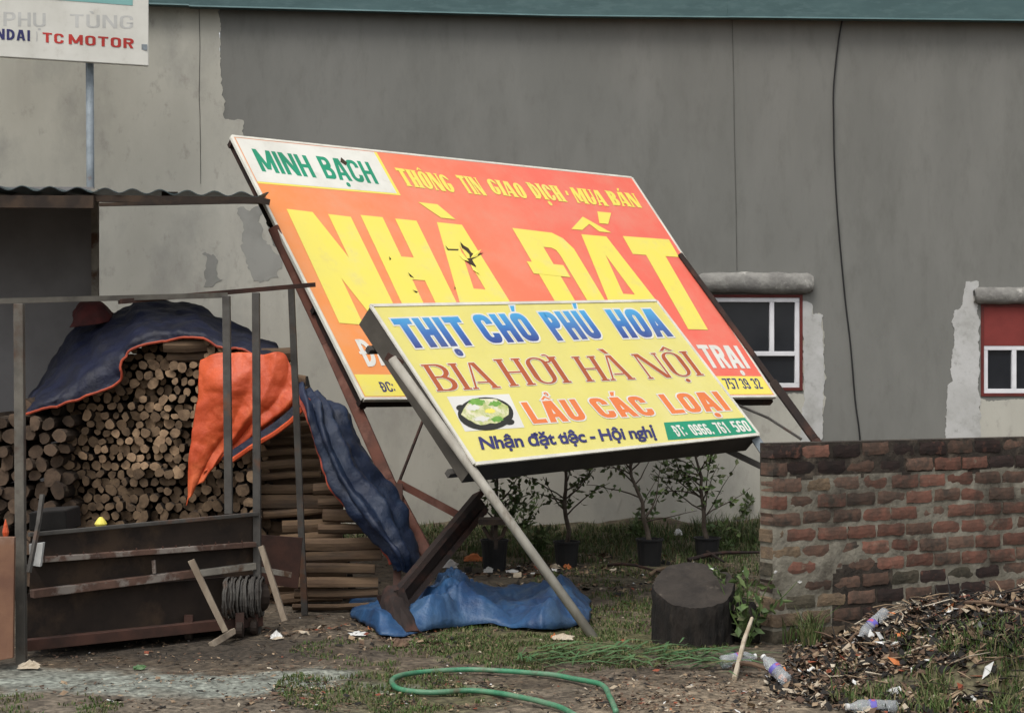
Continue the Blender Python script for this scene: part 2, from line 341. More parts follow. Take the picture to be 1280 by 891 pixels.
# ------------------------------------------------------------------ the grey building
WS = .0873; WY0 = 17.2
wd = Vector((1, WS, 0)).normalized(); wn = Vector((WS, -1, 0)).normalized()      # along the wall, out of the wall
W0 = Vector((0, WY0, 0))
def wl(px, py, off=0):                                   # photo point on the wall face -> (u, z)
    d = Vector(((px - HX) / F, 1, -(py - HY) / F)); o = Vector((0, 0, EYE)); base = W0 + wn * off
    t = (base - o).dot(wn) / d.dot(wn); p = o + d * t
    return ((p - W0).dot(wd), p.z)
def wp(u, z, off=0): return W0 + wd * u + wn * off + Vector((0, 0, z))
EAVE = wl(900, 20)[1]
bld = thing('grey_building', 'grey cement rendered building with teal metal eave filling the background', 'building', W0)
wins = []
for (x0, y0, x1, y1) in ((893, 368, 1003, 488), (1226, 380, 1345, 495)):
    a = wl(x0, y0); b = wl(x1, y1)
    if x0 < 1000: a = wl(880, y0)
    wins.append((a[0], b[1], b[0], a[1]))
U0, U1 = wl(275, 300)[0], 9.5
def wall_grid(u0, u1, z0, z1, holes, mb, off=0, th=.2):
    us = sorted({u0, u1, *[h[0] for h in holes], *[h[2] for h in holes]}); zs = sorted({z0, z1, *[h[1] for h in holes], *[h[3] for h in holes]})
    for i in range(len(us) - 1):
        for j in range(len(zs) - 1):
            cu = (us[i] + us[i + 1]) / 2; cz = (zs[j] + zs[j + 1]) / 2
            if any(h[0] < cu < h[2] and h[1] < cz < h[3] for h in holes): continue
            mb.poly([wp(us[i], zs[j], off), wp(us[i + 1], zs[j], off), wp(us[i + 1], zs[j + 1], off), wp(us[i], zs[j + 1], off)])
    for (a, b, c, d) in holes:
        mb.poly([wp(a, b, off), wp(a, b, -th), wp(c, b, -th), wp(c, b, off)][::-1]); mb.poly([wp(a, d, off), wp(a, d, -th), wp(c, d, -th), wp(c, d, off)])
        mb.poly([wp(a, b, off), wp(a, d, off), wp(a, d, -th), wp(a, b, -th)][::-1]); mb.poly([wp(c, b, off), wp(c, d, off), wp(c, d, -th), wp(c, b, -th)])
m = MB(); wall_grid(U0, U1, -.4, EAVE + .1, wins, m)
UA, UB = wl(274, 100)[0], wl(917, 200)[0]
obj('wall', m, 'wall_dark', bld)
m = MB(); k = 8.0
for (a, b) in (((-9, 0), (9.5, 0)),):
    q = [wp(-9, -.4, -k), wp(9.5, -.4, -k), wp(9.5, EAVE + .1, -k), wp(-9, EAVE + .1, -k)]; m.poly(q[::-1])
    m.poly([wp(-9, -.4, 0), wp(-9, -.4, -k), wp(-9, EAVE + .1, -k), wp(-9, EAVE + .1, 0)])
    m.poly([wp(9.5, -.4, 0), wp(9.5, -.4, -k), wp(9.5, EAVE + .1, -k), wp(9.5, EAVE + .1, 0)][::-1])
obj('rear_wall', m, 'wall_dark', bld)
# lighter, older render on the left: a thicker coat whose broken edge is stepped
def ragged(pts, step=.06, amp=.018, seed=0):
    out = []
    for i, p in enumerate(pts):
        q = pts[(i + 1) % len(pts)]; d = math.dist(p, q); n = max(1, int(d / step))
        for k in range(n):
            t = k / n; x = p[0] + (q[0] - p[0]) * t; y = p[1] + (q[1] - p[1]) * t
            x += amp * fbm(x * 9, y * 9, seed) * 2; y += amp * fbm(x * 9 + 40, y * 9, seed) * 2; x += .012 * fbm(x * 45, y * 45, seed + 5) * 2; y += .012 * fbm(x * 45 + 7, y * 45, seed + 5) * 2; out.append((x, y))
    return out
def coat(name, pxs, mtl, off, parent, seed=0, amp=.018, raw=None):
    pts = raw or [wl(*p) for p in pxs]; r = ragged(pts, .018, amp * 1.5, seed); m = MB()
    m.poly([wp(u, z, off) for u, z in r])
    for i in range(len(r)):
        a, b = r[i], r[(i + 1) % len(r)]; m.poly([wp(*a, -.002), wp(*b, -.002), wp(*b, off), wp(*a, off)])
    return obj(name, m, mtl, parent)
m = MB(); m.poly([wp(-9, -.4, .002), wp(wl(254, 20)[0], -.4, .002), wp(wl(254, 20)[0], EAVE + .1, .002), wp(-9, EAVE + .1, .002)])
obj('old_render', m, 'wall_light', bld, label='paler old cement render left of the crack')
coat('old_render', [(251, 5), (274, 5), (276, 90), (281, 150), (304, 150), (304, 168), (340, 300), (420, 420), (470, 560), (480, 760), (251, 760)], 'wall_light', .004, bld, 3)
for (p, mt, sd_) in (([(300, 262), (322, 256), (328, 300), (352, 318), (350, 348), (318, 352), (306, 330)], 'plaster_grey', 5), ([(252, 318), (268, 316), (278, 352), (256, 360)], 'plaster_grey', 8),
                     ([(440, 380), (660, 400), (770, 600), (790, 760), (440, 760)], 'wall_light', 11)):
    coat('render_patch', p, mt, .007, bld, sd_, .03)
coat('plaster_patch', [(760, 496), (1004, 492), (1004, 380), (1016, 386), (1016, 392), (1028, 393), (1031, 470), (1027, 545), (1020, 760), (760, 760)], 'wall_light', .004, bld, 21)
coat('plaster_patch', [(1003, 376), (1014, 380), (1015, 391), (1027, 393), (1030, 470), (1027, 552), (1000, 552), (1005, 490)], 'plaster_white', .009, bld, 22, .012)
coat('plaster_patch', [(1207, 352), (1222, 350), (1224, 496), (1226, 560), (1180, 640), (1181, 540), (1184, 482), (1190, 478), (1188, 462), (1193, 420), (1192, 388), (1200, 385), (1206, 368)], 'plaster_white', .009, bld, 23, .014)
coat('plaster_patch', [(1224, 500), (1430, 500), (1430, 640), (1226, 640)], 'wall_light', .006, bld, 24, .014)
# hairline joints in the render
for (pts, wdt) in (([(249, 12), (250, 60), (249, 120), (250, 145), (251, 230)], .004), ([(915, 24), (917, 110), (918, 180), (920, 260), (921, 338)], .006)):
    m = MB()
    for i in range(len(pts) - 1):
        a, b = wl(*pts[i]), wl(*pts[i + 1]); m.beam(wp(*a, .0045), wp(*b, .0045), wdt, .004, up=wn)
    obj('render_joint', m, 'cable' if pts[0][0] < 500 else 'joint', bld)
# eave flashing (two lengths overlapping) and the roof behind it
def fascia(ua, ub, off, za, zb):
    m = MB()
    prof = [(.03, 0), (.14 + off, 0), (.16 + off, .30), (.13 + off, .32), (.05, .34)]
    for i in range(len(prof) - 1):
        (o1, z1), (o2, z2) = prof[i], prof[i + 1]
        m.poly([wp(ua, za + z1, o1), wp(ub, zb + z1, o1), wp(ub, zb + z2, o2), wp(ua, za + z2, o2)])
    for uu, zz in ((ua, za), (ub, zb)): m.poly([wp(uu, zz + z, o) for o, z in prof])
    m.poly([wp(ua, za + .012, .142 + off), wp(ub, zb + .012, .142 + off), wp(ub, zb - .004, .155 + off), wp(ua, za - .004, .155 + off)])
    return m
def fz(px, py): return wl(px, py, .15)
a, b, c, d = fz(236, 8), fz(700, 20), fz(915, 22), fz(1281, 23)
obj('eave_flashing', fascia(-9, a[0], 0, fz(100, 1)[1] + .06, a[1] + .01), 'teal_metal', bld)
obj('eave_flashing', fascia(a[0], b[0], .004, a[1], b[1]), 'teal_metal', bld)
obj('eave_flashing', fascia(b[0] , c[0], .004, b[1], c[1]), 'teal_metal', bld)
obj('eave_flashing', fascia(c[0] - .04, 9.5, .012, c[1], d[1]), 'teal_metal', bld)
m = MB(); nn = 120
for i in range(nn):
    u0 = -9 + 18.5 * i / nn; u1 = -9 + 18.5 * (i + 1) / nn; h0 = .02 * (i % 2); h1 = .02 * ((i + 1) % 2)
    m.poly([wp(u0, EAVE + .34 + h0, .12), wp(u1, EAVE + .34 + h1, .12), wp(u1, EAVE + 1.3 + h1, -8), wp(u0, EAVE + 1.3 + h0, -8)])
obj('roof', m, 'teal_metal', bld)
# windows
def window(h, kind):
    u0, z0, u1, z1 = h; root = None
    m = MB(); e = .028
    for (a, b, c, d) in ((u0, z0, u1, z0 + e), (u0, z1 - e, u1, z1), (u0, z0 + e, u0 + e, z1 - e), (u1 - e, z0 + e, u1, z1 - e)):
        pa, pb = wp(a, b, .012), wp(c, d, .012); q = [wp(a, b, -.08), wp(c, b, -.08), wp(c, d, -.08), wp(a, d, -.08), wp(a, b, .012), wp(c, b, .012), wp(c, d, .012), wp(a, d, .012)]
        m.hexa(q)
    root = obj('window', m, 'maroon', bld, label='window in a maroon frame with white bars, ' + ('beside the big sign' if kind == 0 else 'topped by a red panel'))
    iu0, iz0, iu1, iz1 = u0 + e, z0 + e, u1 - e, z1 - e; t = .045; F0, F1 = -.05, .0
    bars = []
    if kind == 0:
        ub = wl(965, 400)[0]; zb = wl(965, 442)[1]
        uc = ub - (iu1 - ub) * 1.0
        bars = [(iu0, iz0, iu1, iz0 + t), (iu0, iz1 - t, iu1, iz1), (iu0, iz0 + t, iu0 + t, iz1 - t), (iu1 - t, iz0 + t, iu1, iz1 - t), (iu0 + t, zb - t / 2, iu1 - t, zb + t / 2), (ub - t / 2, zb + t / 2, ub + t / 2, iz1 - t)]
    else:
        zt = wl(1250, 432)[1]; ub = wl(1268, 470)[0]
        bars = [(iu0, iz0, iu1, iz0 + t), (iu0, zt - t, iu1, zt), (iu0, iz0 + t, iu0 + t, zt - t), (iu1 - t, iz0 + t, iu1, zt - t), (ub - t / 2, iz0 + t, ub + t / 2, zt - t), (ub + .42, iz0 + t, ub + .42 + t, zt - t)]
        m = MB(); q = lambda o: [wp(iu0, zt, o), wp(iu1, zt, o), wp(iu1, iz1, o), wp(iu0, iz1, o)]; m.hexa(q(-.05) + q(.004)); obj('shutter_panel', m, 'shutter_red', root)
    for (a, b, c, d) in bars:
        m = MB(); m.hexa([wp(a, b, F0), wp(c, b, F0), wp(c, d, F0), wp(a, d, F0), wp(a, b, F1), wp(c, b, F1), wp(c, d, F1), wp(a, d, F1)]); bevel(obj('frame_bar', m, 'white_paint', root), .004)
    m = MB(); m.poly([wp(iu0, iz0, -.035), wp(iu1, iz0, -.035), wp(iu1, iz1, -.035), wp(iu0, iz1, -.035)]); obj('pane', m, 'glass_dark', root)
    # rough rolled cement lintel over the opening
window(wins[0], 0); window(wins[1], 1)
for (pa, pb, lab) in (((872, 354), (1015, 354), 0), ((1216, 370), (1345, 370), 1)):
    ua, z = wl(*pa); ub = wl(*pb)[0]; m = MB(); N = 40; S = 12; k0 = 0; r0 = (.105, .085)[lab]
    for i in range(N + 1):
        u = ua + (ub - ua) * i / N; e = min(i, N - i); sc_ = (.72, .9, 1)[min(e, 2)]
        for j in range(S):
            a = 2 * math.pi * j / S; rr = r0 * sc_ * (1 + .22 * fbm(u * 5, math.cos(a) * 1.5, math.sin(a) * 1.5 + lab * 7))
            m.v.append(tuple(wp(u, z + rr * math.sin(a) * (1 if math.sin(a) > 0 else .95), .03 + rr * .75 * math.cos(a))))
    for i in range(N):
        for j in range(S): m.f.append((i * S + j, i * S + (j + 1) % S, (i + 1) * S + (j + 1) % S, (i + 1) * S + j)); m.m.append(0)
    m.f.append(tuple(range(S))); m.m.append(0); m.f.append(tuple(N * S + j for j in range(S))[::-1]); m.m.append(0)
    obj('lintel', m, 'cement_roll', bld, smooth=True)
# cable
cpts = [(1053, 24), (1047, 60), (1042, 110), (1042, 150), (1043, 200), (1047, 270), (1056, 370), (1063, 430), (1069, 500), (1075, 549), (1080, 640)]
def crom(P, n=6):
    out = []
    for i in range(len(P) - 1):
        p0 = P[max(i - 1, 0)]; p1 = P[i]; p2 = P[i + 1]; p3 = P[min(i + 2, len(P) - 1)]
        for k in range(n):
            t = k / n; out.append(.5 * ((2 * p1) + (p2 - p0) * t + (2 * p0 - 5 * p1 + 4 * p2 - p3) * t * t + (3 * p1 - p0 - 3 * p2 + p3) * t ** 3))
    out.append(P[-1]); return out
m = MB(); m.tube(crom([wp(*wl(*p, .02), .02) for p in cpts]), .0085, 6)
tag(obj('cable', m, 'cable'), 'thin black cable hanging loose down the grey wall between the two windows', 'cable')

# ------------------------------------------------------------------ lettering: own stroke capitals made of convex pieces
def glyph(c, t, th, serif=False):
    P = []; h = t
    def rect(x0, y0, x1, y1): P.append([(x0, y0), (x1, y0), (x1, y1), (x0, y1)])
    def sl(xb, xt, w=t, y0=0, y1=1): P.append([(xb, y0), (xb + w, y0), (xt + w, y1), (xt, y1)])
    sh, sw = .055, .05
    def serifs(x, top=True, bot=True, w=t):
        if not serif: return
        if bot: rect(x - sw, 0, x + w + sw, sh)
        if top: rect(x - sw, 1 - sh, x + w + sw, 1)
    def stem(x, y0=0, y1=1, w=t):
        rect(x, y0, x + w, y1)
        if serif: serifs(x, y1 == 1, y0 == 0, w)
    def rr(x0, y0, x1, y1, r, n=5):
        pts = []
        cs = [(x1 - r, y0 + r, -90), (x1 - r, y1 - r, 0), (x0 + r, y1 - r, 90), (x0 + r, y0 + r, 180)]
        for q, (cx, cy, a0) in enumerate(cs):
            for k in range(n + 1):
                a = R(a0 + 90 * k / n); pts.append((cx + r * math.cos(a), cy + r * math.sin(a)))
            nx = cs[(q + 1) % 4]; e = (nx[0] + r * math.cos(R(nx[2])), nx[1] + r * math.sin(R(nx[2]))); s = pts[-1]
            for k in range(1, 6): pts.append((s[0] + (e[0] - s[0]) * k / 6, s[1] + (e[1] - s[1]) * k / 6))
        return pts
    def ring(x0, y0, x1, y1, keep=lambda x, y: True, tt=t, ht=th):
        r = min((x1 - x0) / 2, (y1 - y0) / 2) * (.98 if serif else .8)
        ri = max(min((x1 - x0) / 2 - tt, (y1 - y0) / 2 - ht, r - min(tt, ht) * .6), .012)
        o = rr(x0, y0, x1, y1, r); i = rr(x0 + tt, y0 + ht, x1 - tt, y1 - ht, ri)
        for k in range(len(o)):
            q = (k + 1) % len(o); mx = (o[k][0] + o[q][0]) / 2; my = (o[k][1] + o[q][1]) / 2
            if keep(mx, my): P.append([o[k], o[q], i[q], i[k]])
    def accent(kind, cx):
        s = .9 + t * .8
        if kind == '´': P.append([(cx - .06, 1.07), (cx + .05, 1.07), (cx + .17 * s, 1.27), (cx + .02, 1.27)])
        if kind == '`': P.append([(cx - .05, 1.07), (cx + .06, 1.07), (cx - .02, 1.27), (cx - .17 * s, 1.27)])
        if kind == '^':
            P.append([(cx - .2, 1.06), (cx - .09, 1.06), (cx + .0, 1.15), (cx, 1.24)]); P.append([(cx + .2, 1.06), (cx, 1.24), (cx, 1.15), (cx + .09, 1.06)])
        if kind == '?': 
            ring(cx - .09, 1.17, cx + .09, 1.36, lambda x, y: not (x < cx and y < 1.27), .05, .05); rect(cx - .02, 1.07, cx + .035, 1.19)
        if kind == '^?': accent('^', cx); ring(cx + .05, 1.22, cx + .2, 1.4, lambda x, y: not (x < cx + .12 and y < 1.3), .045, .045)
        if kind == '.': ring(cx - t * .5, -.11 - t * .9, cx + t * .5, -.09, lambda x, y: True, t * .45, t * .4)
    acc = {'Ạ': ('A', '.'), 'À': ('A', '`'), 'Á': ('A', '´'), 'Ô': ('O', '^'), 'Ó': ('O', '´'), 'Ộ': ('O', '^.'), 'Ơ': ('O', '+'), 'Ị': ('I', '.'), 'Ú': ('U', '´'), 'Ẩ': ('A', '^?'), 'Ụ': ('U', '.'), 'Ù': ('U', '`')}
    a = ''
    if c in acc: c, a = acc[c]
    w = .52 + t * .45
    lt = th if serif else t                               # light stroke of serif letters
    if c == 'I': w = t; stem(0)
    elif c == 'H': stem(0); stem(w - t); rect(t, .5 - th / 2, w - t, .5 + th / 2)
    elif c == 'T': rect(0, 1 - th * (1.2 if serif else 1), w, 1); rect(w / 2 - t / 2, 0, w / 2 + t / 2, 1 - th); (serifs(w / 2 - t / 2, False), rect(0, .84, .035, 1), rect(w - .035, .84, w, 1)) if serif else None
    elif c == 'L': w *= .88; stem(0); rect(t, 0, w, th); rect(w - .035, 0, w, .2) if serif else None
    elif c == 'P': w *= .95; stem(0); ring(-w * .5, .42, w, 1, lambda x, y: x > t * .6)
    elif c == 'R': stem(0); ring(-w * .5, .44, w, 1, lambda x, y: x > t * .6); sl(w - t * 1.05, w * .42, t, 0, .48); serifs(w - t * 1.05, False)
    elif c == 'B': stem(0); ring(-w * .5, .48, w * .96, 1, lambda x, y: x > t * .6); ring(-w * .5, 0, w, .54, lambda x, y: x > t * .6)
    elif c in 'DĐ':
        stem(0); ring(-w * .6, 0, w, 1, lambda x, y: x > t * .6)
        if c == 'Đ': rect(-.1, .46, .34, .56)
    elif c == 'O': ring(0, 0, w, 1)
    elif c == 'C': ring(0, 0, w, 1, lambda x, y: not (x > w * .6 and .36 < y < .64))
    elif c == 'G': ring(0, 0, w, 1, lambda x, y: not (x > w * .6 and .5 < y < .66)); rect(w * .52, .38, w - .005, .38 + th)
    elif c == 'U': ring(0, 0, w, 1, lambda x, y: y < .5); rect(0, .5, t, 1); rect(w - lt, .49, w, 1); (serifs(0, True, False), serifs(w - lt, True, False, lt)) if serif else None
    elif c == 'Y': sl(w / 2 - t / 2, 0, t, .45, 1); sl(w / 2 - t / 2, w - t, t, .45, 1); rect(w / 2 - t / 2, 0, w / 2 + t / 2, .46)
    elif c == 'A':
        w *= 1.12; k = t * 1.05; sl(0, w / 2 - (lt + k) / 2 * .8, lt); sl(w - k, w / 2 - k * .35, k); rect(w * .26, .22, w * .74, .22 + th * .9)
        if serif: rect(-sw, 0, lt + sw, sh); rect(w - k - sw, 0, w + sw, sh)
    elif c == 'N': w *= 1.1; q = lt; rect(0, 0, q, 1); rect(w - q, 0, w, 1); sl(w - t * 1.15, 0, t * 1.15); (rect(-sw, 0, q + sw, sh), rect(-sw, 1 - sh, q, 1), rect(w - q - sw, 1 - sh, w + sw, 1)) if serif else None
    elif c == 'M': w *= 1.35; q = lt; rect(0, 0, q, 1); rect(w - t, 0, w, 1); sl(w / 2 - t / 2, 0, t, .12); sl(w / 2 - t / 2, w - t, lt if serif else t, .12); (rect(-sw, 0, q + sw, sh), serifs(w - t)) if serif else None
    elif c == '0': w *= .9; ring(0, 0, w, 1)
    elif c == '1': w = .34 + t * .2; rect(w - t, 0, w, 1); sl(0, w - t, t, .72, 1)
    elif c == '2': w *= .9; ring(0, .42, w, 1, lambda x, y: y > .66 or x > w * .5); sl(0, w - t * 1.2, t * 1.2, th, .6); rect(0, 0, w, th)
    elif c == '3': w *= .9; ring(0, .48, w * .96, 1, lambda x, y: y > .82 or x > w * .45); ring(0, 0, w, .54, lambda x, y: y < .2 or x > w * .45)
    elif c == '5': w *= .9; rect(0, 1 - th, w * .93, 1); rect(0, .45, t, 1 - th); ring(0, 0, w, .64, lambda x, y: y < .16 or x > w * .4)
    elif c == '6': w *= .9; ring(0, 0, w, .6); ring(0, 0, w, 1, lambda x, y: (x < w * .5 and y > .3) or y > .8)
    elif c == '9': w *= .9; ring(0, .4, w, 1); ring(0, 0, w, 1, lambda x, y: (x > w * .5 and y < .7) or y < .2)
    elif c == '7': w *= .9; rect(0, 1 - th, w, 1); sl(w * .18, w - t, t, 0, 1 - th)
    elif c in '.·': w = t; y = 0 if c == '.' else .42; rect(0, y, t, y + t)
    elif c == '-': w = .2; rect(0, .42, .2, .42 + th)
    elif c == ':': w = t; rect(0, .1, t, .1 + t); rect(0, .6, t, .6 + t)
    elif c == ' ': w = .26
    if a == '+': ring(w - t * .6, .78, w + .1 + t * .3, 1.1, lambda x, y: x > w - t * .2, .05, .05)
    elif a == '^.': accent('^', w / 2); accent('.', w / 2)
    elif a: accent(a, w / 2 + (.0 if a != '.' else 0))
    return w, P
def convex_grow(p, g):
    n = len(p); A = sum(p[i][0] * p[(i + 1) % n][1] - p[(i + 1) % n][0] * p[i][1] for i in range(n))
    if abs(A) < 1e-7: return p
    if A < 0: p = p[::-1]
    out = []
    for i in range(n):
        a, b, c = Vector(p[i - 1]), Vector(p[i]), Vector(p[(i + 1) % n])
        d1, d2 = (b - a), (c - b)
        if d1.length < 1e-5 or d2.length < 1e-5: out.append((b.x, b.y)); continue
        d1.normalize(); d2.normalize(); n1 = Vector((d1.y, -d1.x)); n2 = Vector((d2.y, -d2.x)); s = n1 + n2
        k = g / max(.35, 1 + n1.dot(n2)); out.append((b.x + s.x * k, b.y + s.y * k))
    return out

class Face:                                              # a tilted sign face: o at bottom left, ex along, ey up, n out
    def __init__(s, o, ex, ey, W, H):
        s.o = Vector(o); s.ex = Vector(ex).normalized(); s.ey = Vector(ey).normalized(); s.n = s.ex.cross(s.ey).normalized(); s.W = W; s.H = H
        if s.n.y > 0: s.n = -s.n
    def w(s, u, v, off=0): return s.o + s.ex * u + s.ey * v + s.n * off
    def uv(s, px, py):
        d = Vector(((px - HX) / F, 1, -(py - HY) / F)); o = Vector((0, 0, EYE)); t = (s.o - o).dot(s.n) / d.dot(s.n); p = o + d * t - s.o
        return Vector((p.dot(s.ex), p.dot(s.ey)))
def lettering(face, parent, words, mtl, t=.2, th=None, gap=.1, serif=False, outline=None, og=.05, label=None, z0=.0026, conv=lambda p: p, name='lettering'):
    th = th or t * .8
    for (txt, bl, br, tl) in words:
        m = MB(); k = 0
        A = face.uv(*conv(bl)); B = face.uv(*conv(br)); T = face.uv(*conv(tl))
        gl = [glyph(c, t, th, serif) for c in txt]; tot = sum(g[0] for g in gl) + gap * (len(gl) - 1)
        e1 = (B - A) / tot; e2 = T - A; x = 0; asp = e2.length / e1.length
        for (wg, P) in gl:
            for p in P:
                p = [(a + x, b) for a, b in p]
                if outline:
                    q = convex_grow(p, og); k += 1
                    m.poly([face.w(*(A + e1 * a + e2 * b), z0 + .00004 * (k % 9)) for a, b in q], 1)
                k += 1
                q = convex_grow(p, .002)
                m.poly([face.w(*(A + e1 * a + e2 * b), z0 + .0005 + .00004 * (k % 9)) for a, b in q], 0)
            x += wg + gap
        obj(name, m, [mtl] + ([outline] if outline else []), parent)
def fquad(face, pts, off): return [face.w(u, v, off) for u, v in pts]

# ------------------------------------------------------------------ the big red and yellow sign
BO = (-1.029, 12.4, 1.389)
B = Face(BO, (.7649, .6442, -.0062), (-.4234, .51, .7488), 4.277, 2.672)
c2 = lambda p: (270 + p[0] / 3.3, 150 + p[1] / 3.3)
c3 = lambda p: (600 + p[0] / 2.874, 190 + p[1] / 2.874)
c4 = lambda p: (430 + p[0] / 2.4151, 360 + p[1] / 2.4151)
big = thing('billboard', 'large torn red and yellow property sign leaning back on rusty posts', 'sign', gr(497, 772))
grad_mat('print_red', [(0, (.77, .29, .07)), (.25, (.77, .245, .08)), (.55, (.77, .20, .10)), (1, (.76, .145, .10))], B.w(0, .2), B.w(3.6, 1.2))
W_, H_ = B.W, B.H
m = MB(); m.poly(fquad(B, [(0, 0), (W_, 0), (W_, H_), (0, H_)], 0)); obj('printed_sheet', m, 'print_red', big)
m = MB()
for (a, b) in (((0, 0), (W_, 0)), ((W_, 0), (W_, H_)), ((W_, H_), (0, H_)), ((0, H_), (0, 0))):
    m.beam(B.w(*a, -.012), B.w(*b, -.012), .026, .03, up=B.n)
bevel(obj('sheet_frame', m, 'p_border', big), .004)
m = MB()                                                 # steel tubes across the back
for v in (.02, .9, 1.8, H_ - .02): m.beam(B.w(.0, v, -.065), B.w(W_, v, -.065), .04, .06, up=B.n)
for u in (.05, 1.1, 2.15, 3.2, W_ - .03): m.beam(B.w(u, 0, -.10), B.w(u, H_, -.10), .04, .03, up=B.n)
obj('back_frame', m, 'rust_beam', big)
# yellow strip and white panel
vs_ = B.uv(*c3((1022, 806)))[1]
m = MB(); m.poly(fquad(B, [(.02, .02), (W_ - .02, .02), (W_ - .02, vs_), (.02, vs_)], .0015)); obj('print_panel', m, 'p_yellow_b', big, label='yellow strip along the foot of the sign')
p = [B.uv(*c2(q)) for q in ((70, 70), (688, 148), (715, 303), (178, 253))]
u1 = (p[1][0] + p[2][0]) / 2; v1 = (p[2][1] + p[3][1]) / 2
m = MB(); m.poly(fquad(B, [(.02, v1 - .02), (u1 + .03, v1 - .02), (u1 + .03, H_ - .02), (.02, H_ - .02)], .0014), 0); m.poly(fquad(B, [(.02, v1), (u1, v1), (u1, H_ - .02), (.02, H_ - .02)], .0022), 1)
obj('print_panel', m, ['p_yellow_b', 'p_white'], big, label='white name panel in the top corner')
lettering(B, big, [('MINH', (190, 213), (415, 240), (145, 120)), ('BẠCH', (455, 242), (672, 266), (410, 150))], 'p_green', .19, .15, .09, conv=c2, label='green lettering MINH BACH')
lettering(B, big, [('THÔNG', (780, 272), (992, 302), (735, 198)), ('TIN', (1035, 303), (1118, 314), (985, 228))], 'p_yellow_b', .28, .13, .09, True, conv=c2)
lettering(B, big, [('GIAO', (50, 152), (175, 170), (17, 96)), ('DỊCH', (203, 168), (313, 181), (163, 110)), ('·', (322, 180), (330, 181), (296, 124)), ('MUA', (352, 184), (462, 196), (320, 128)), ('BÁN', (480, 192), (582, 202), (448, 140))], 'p_yellow_b', .28, .13, .09, True, conv=c3)
def bigletter(pieces, conv, corner):                     # big capitals drawn as flat polygons inside a box given by its corners
    m = MB(); BL, BR, TL = [B.uv(*conv(q)) for q in corner]; e1, e2 = BR - BL, TL - BL
    for k, pc in enumerate(pieces): m.poly([B.w(*(BL + e1 * a + e2 * b), .003 + .0002 * k) for a, b in pc])
    return obj('big_letter', m, 'p_yellow_b', big)
rc = lambda a, b, c, d: [(a, b), (c, b), (c, d), (a, d)]
bigletter([rc(0, 0, .36, 1), rc(.64, 0, 1, 1), [(.60, 0), (1, 0), (.4, 1), (0, 1)]], c2, ((508, 838), (780, 860), (290, 368)))
bigletter([rc(0, 0, .39, 1), rc(.61, 0, 1, 1), rc(.35, .42, .65, .63)], c2, ((808, 848), (1045, 862), (595, 393)))
bigletter([[(0, 0), (.32, 0), (.55, 1), (.29, 1)], [(.68, 0), (1, 0), (.71, 1), (.45, 1)], rc(.25, .16, .75, .36), [(.12, 1.19), (.44, 1.19), (.64, 1.05), (.4, 1.05)]], c2, ((1032, 850), (1284, 866), (838, 415)))
dB = [(.38, 1), (.74, 1), (.9, .95), (1, .84), (1, .16), (.9, .05), (.74, 0), (.38, 0)]; dI = [(.38, .82), (.55, .82), (.62, .8), (.64, .74), (.64, .26), (.62, .2), (.55, .18), (.38, .18)]
bigletter([rc(0, 0, .4, 1)] + [[dB[i], dB[i + 1], dI[i + 1], dI[i]] for i in range(7)] + [rc(-.1, .5, .58, .63)], c3, ((312, 612), (505, 628), (115, 274)))
bigletter([[(0, 0), (.32, 0), (.55, 1), (.29, 1)], [(.68, 0), (1, 0), (.71, 1), (.45, 1)], rc(.25, .16, .75, .36),
           [(.17, 1.05), (.35, 1.05), (.54, 1.13), (.5, 1.21)], [(.5, 1.21), (.54, 1.13), (.64, 1.05), (.84, 1.05)], [(.73, 1.15), (.88, 1.15), (1.06, 1.29), (.82, 1.29)]], c3, ((499, 630), (715, 640), (300, 291)))
bigletter([rc(0, .8, 1, 1), rc(.28, 0, .70, .81)], c3, ((700, 636), (868, 641), (512, 303)))
lettering(B, big, [('ĐA', (72, 238), (150, 232), (32, 156))], 'p_white', .2, .15, .1, conv=c4)
lettering(B, big, [('TRẠI', (825, 776), (972, 778), (775, 693))], 'p_white', .22, .17, .09, conv=c3)
lettering(B, big, [('ĐC:', (118, 314), (157, 313), (103, 284)), ('T', (178, 313), (196, 312), (162, 283))], 'p_navy', .17, .13, .1, conv=c4)
lettering(B, big, [('757', (888, 852), (938, 851), (866, 814)), ('39', (948, 851), (976, 851), (925, 814)), ('32', (990, 851), (1018, 850), (967, 814))], 'p_navy', .17, .13, .1, conv=c3)
# tears in the sheet: lifted flaps round flat dark patches painted as shaded holes
def tear(pts, conv, mt, off): 
    m = MB(); q = [B.uv(*conv(p)) for p in pts]; m.poly([B.w(a[0], a[1], off + (.012 if i == 0 else 0)) for i, a in enumerate(q)]); return m
for pts in ([(1003, 508), (1022, 520), (1040, 530), (1052, 548), (1066, 556), (1084, 553), (1102, 549), (1086, 560), (1070, 570), (1056, 577), (1062, 590), (1072, 604), (1070, 614), (1052, 602), (1036, 588), (1020, 574), (1016, 566), (1034, 572), (1046, 572), (1044, 556), (1030, 541), (1014, 530)], [(942, 522), (958, 533), (1000, 534), (998, 540), (955, 539)],
            [(788, 634), (806, 643), (817, 654), (800, 648)], [(710, 568), (722, 574), (716, 582)], [(805, 705), (832, 710), (826, 715)], [(512, 160), (540, 178), (535, 190), (512, 175)], [(980, 690), (988, 695), (984, 702)]):
    obj('tear', tear(pts, c2, 0, .0042), 'tear_hole_dark', big)
for pts in ([(1040, 590), (1010, 545), (1000, 560), (1018, 578)], [(1090, 540), (1062, 552), (1048, 572), (1075, 566)], [(1082, 640), (1070, 610), (1048, 598), (1060, 622)]):
    obj('torn_flap', tear(pts, c2, 0, .006), 'p_yellow_b', big)
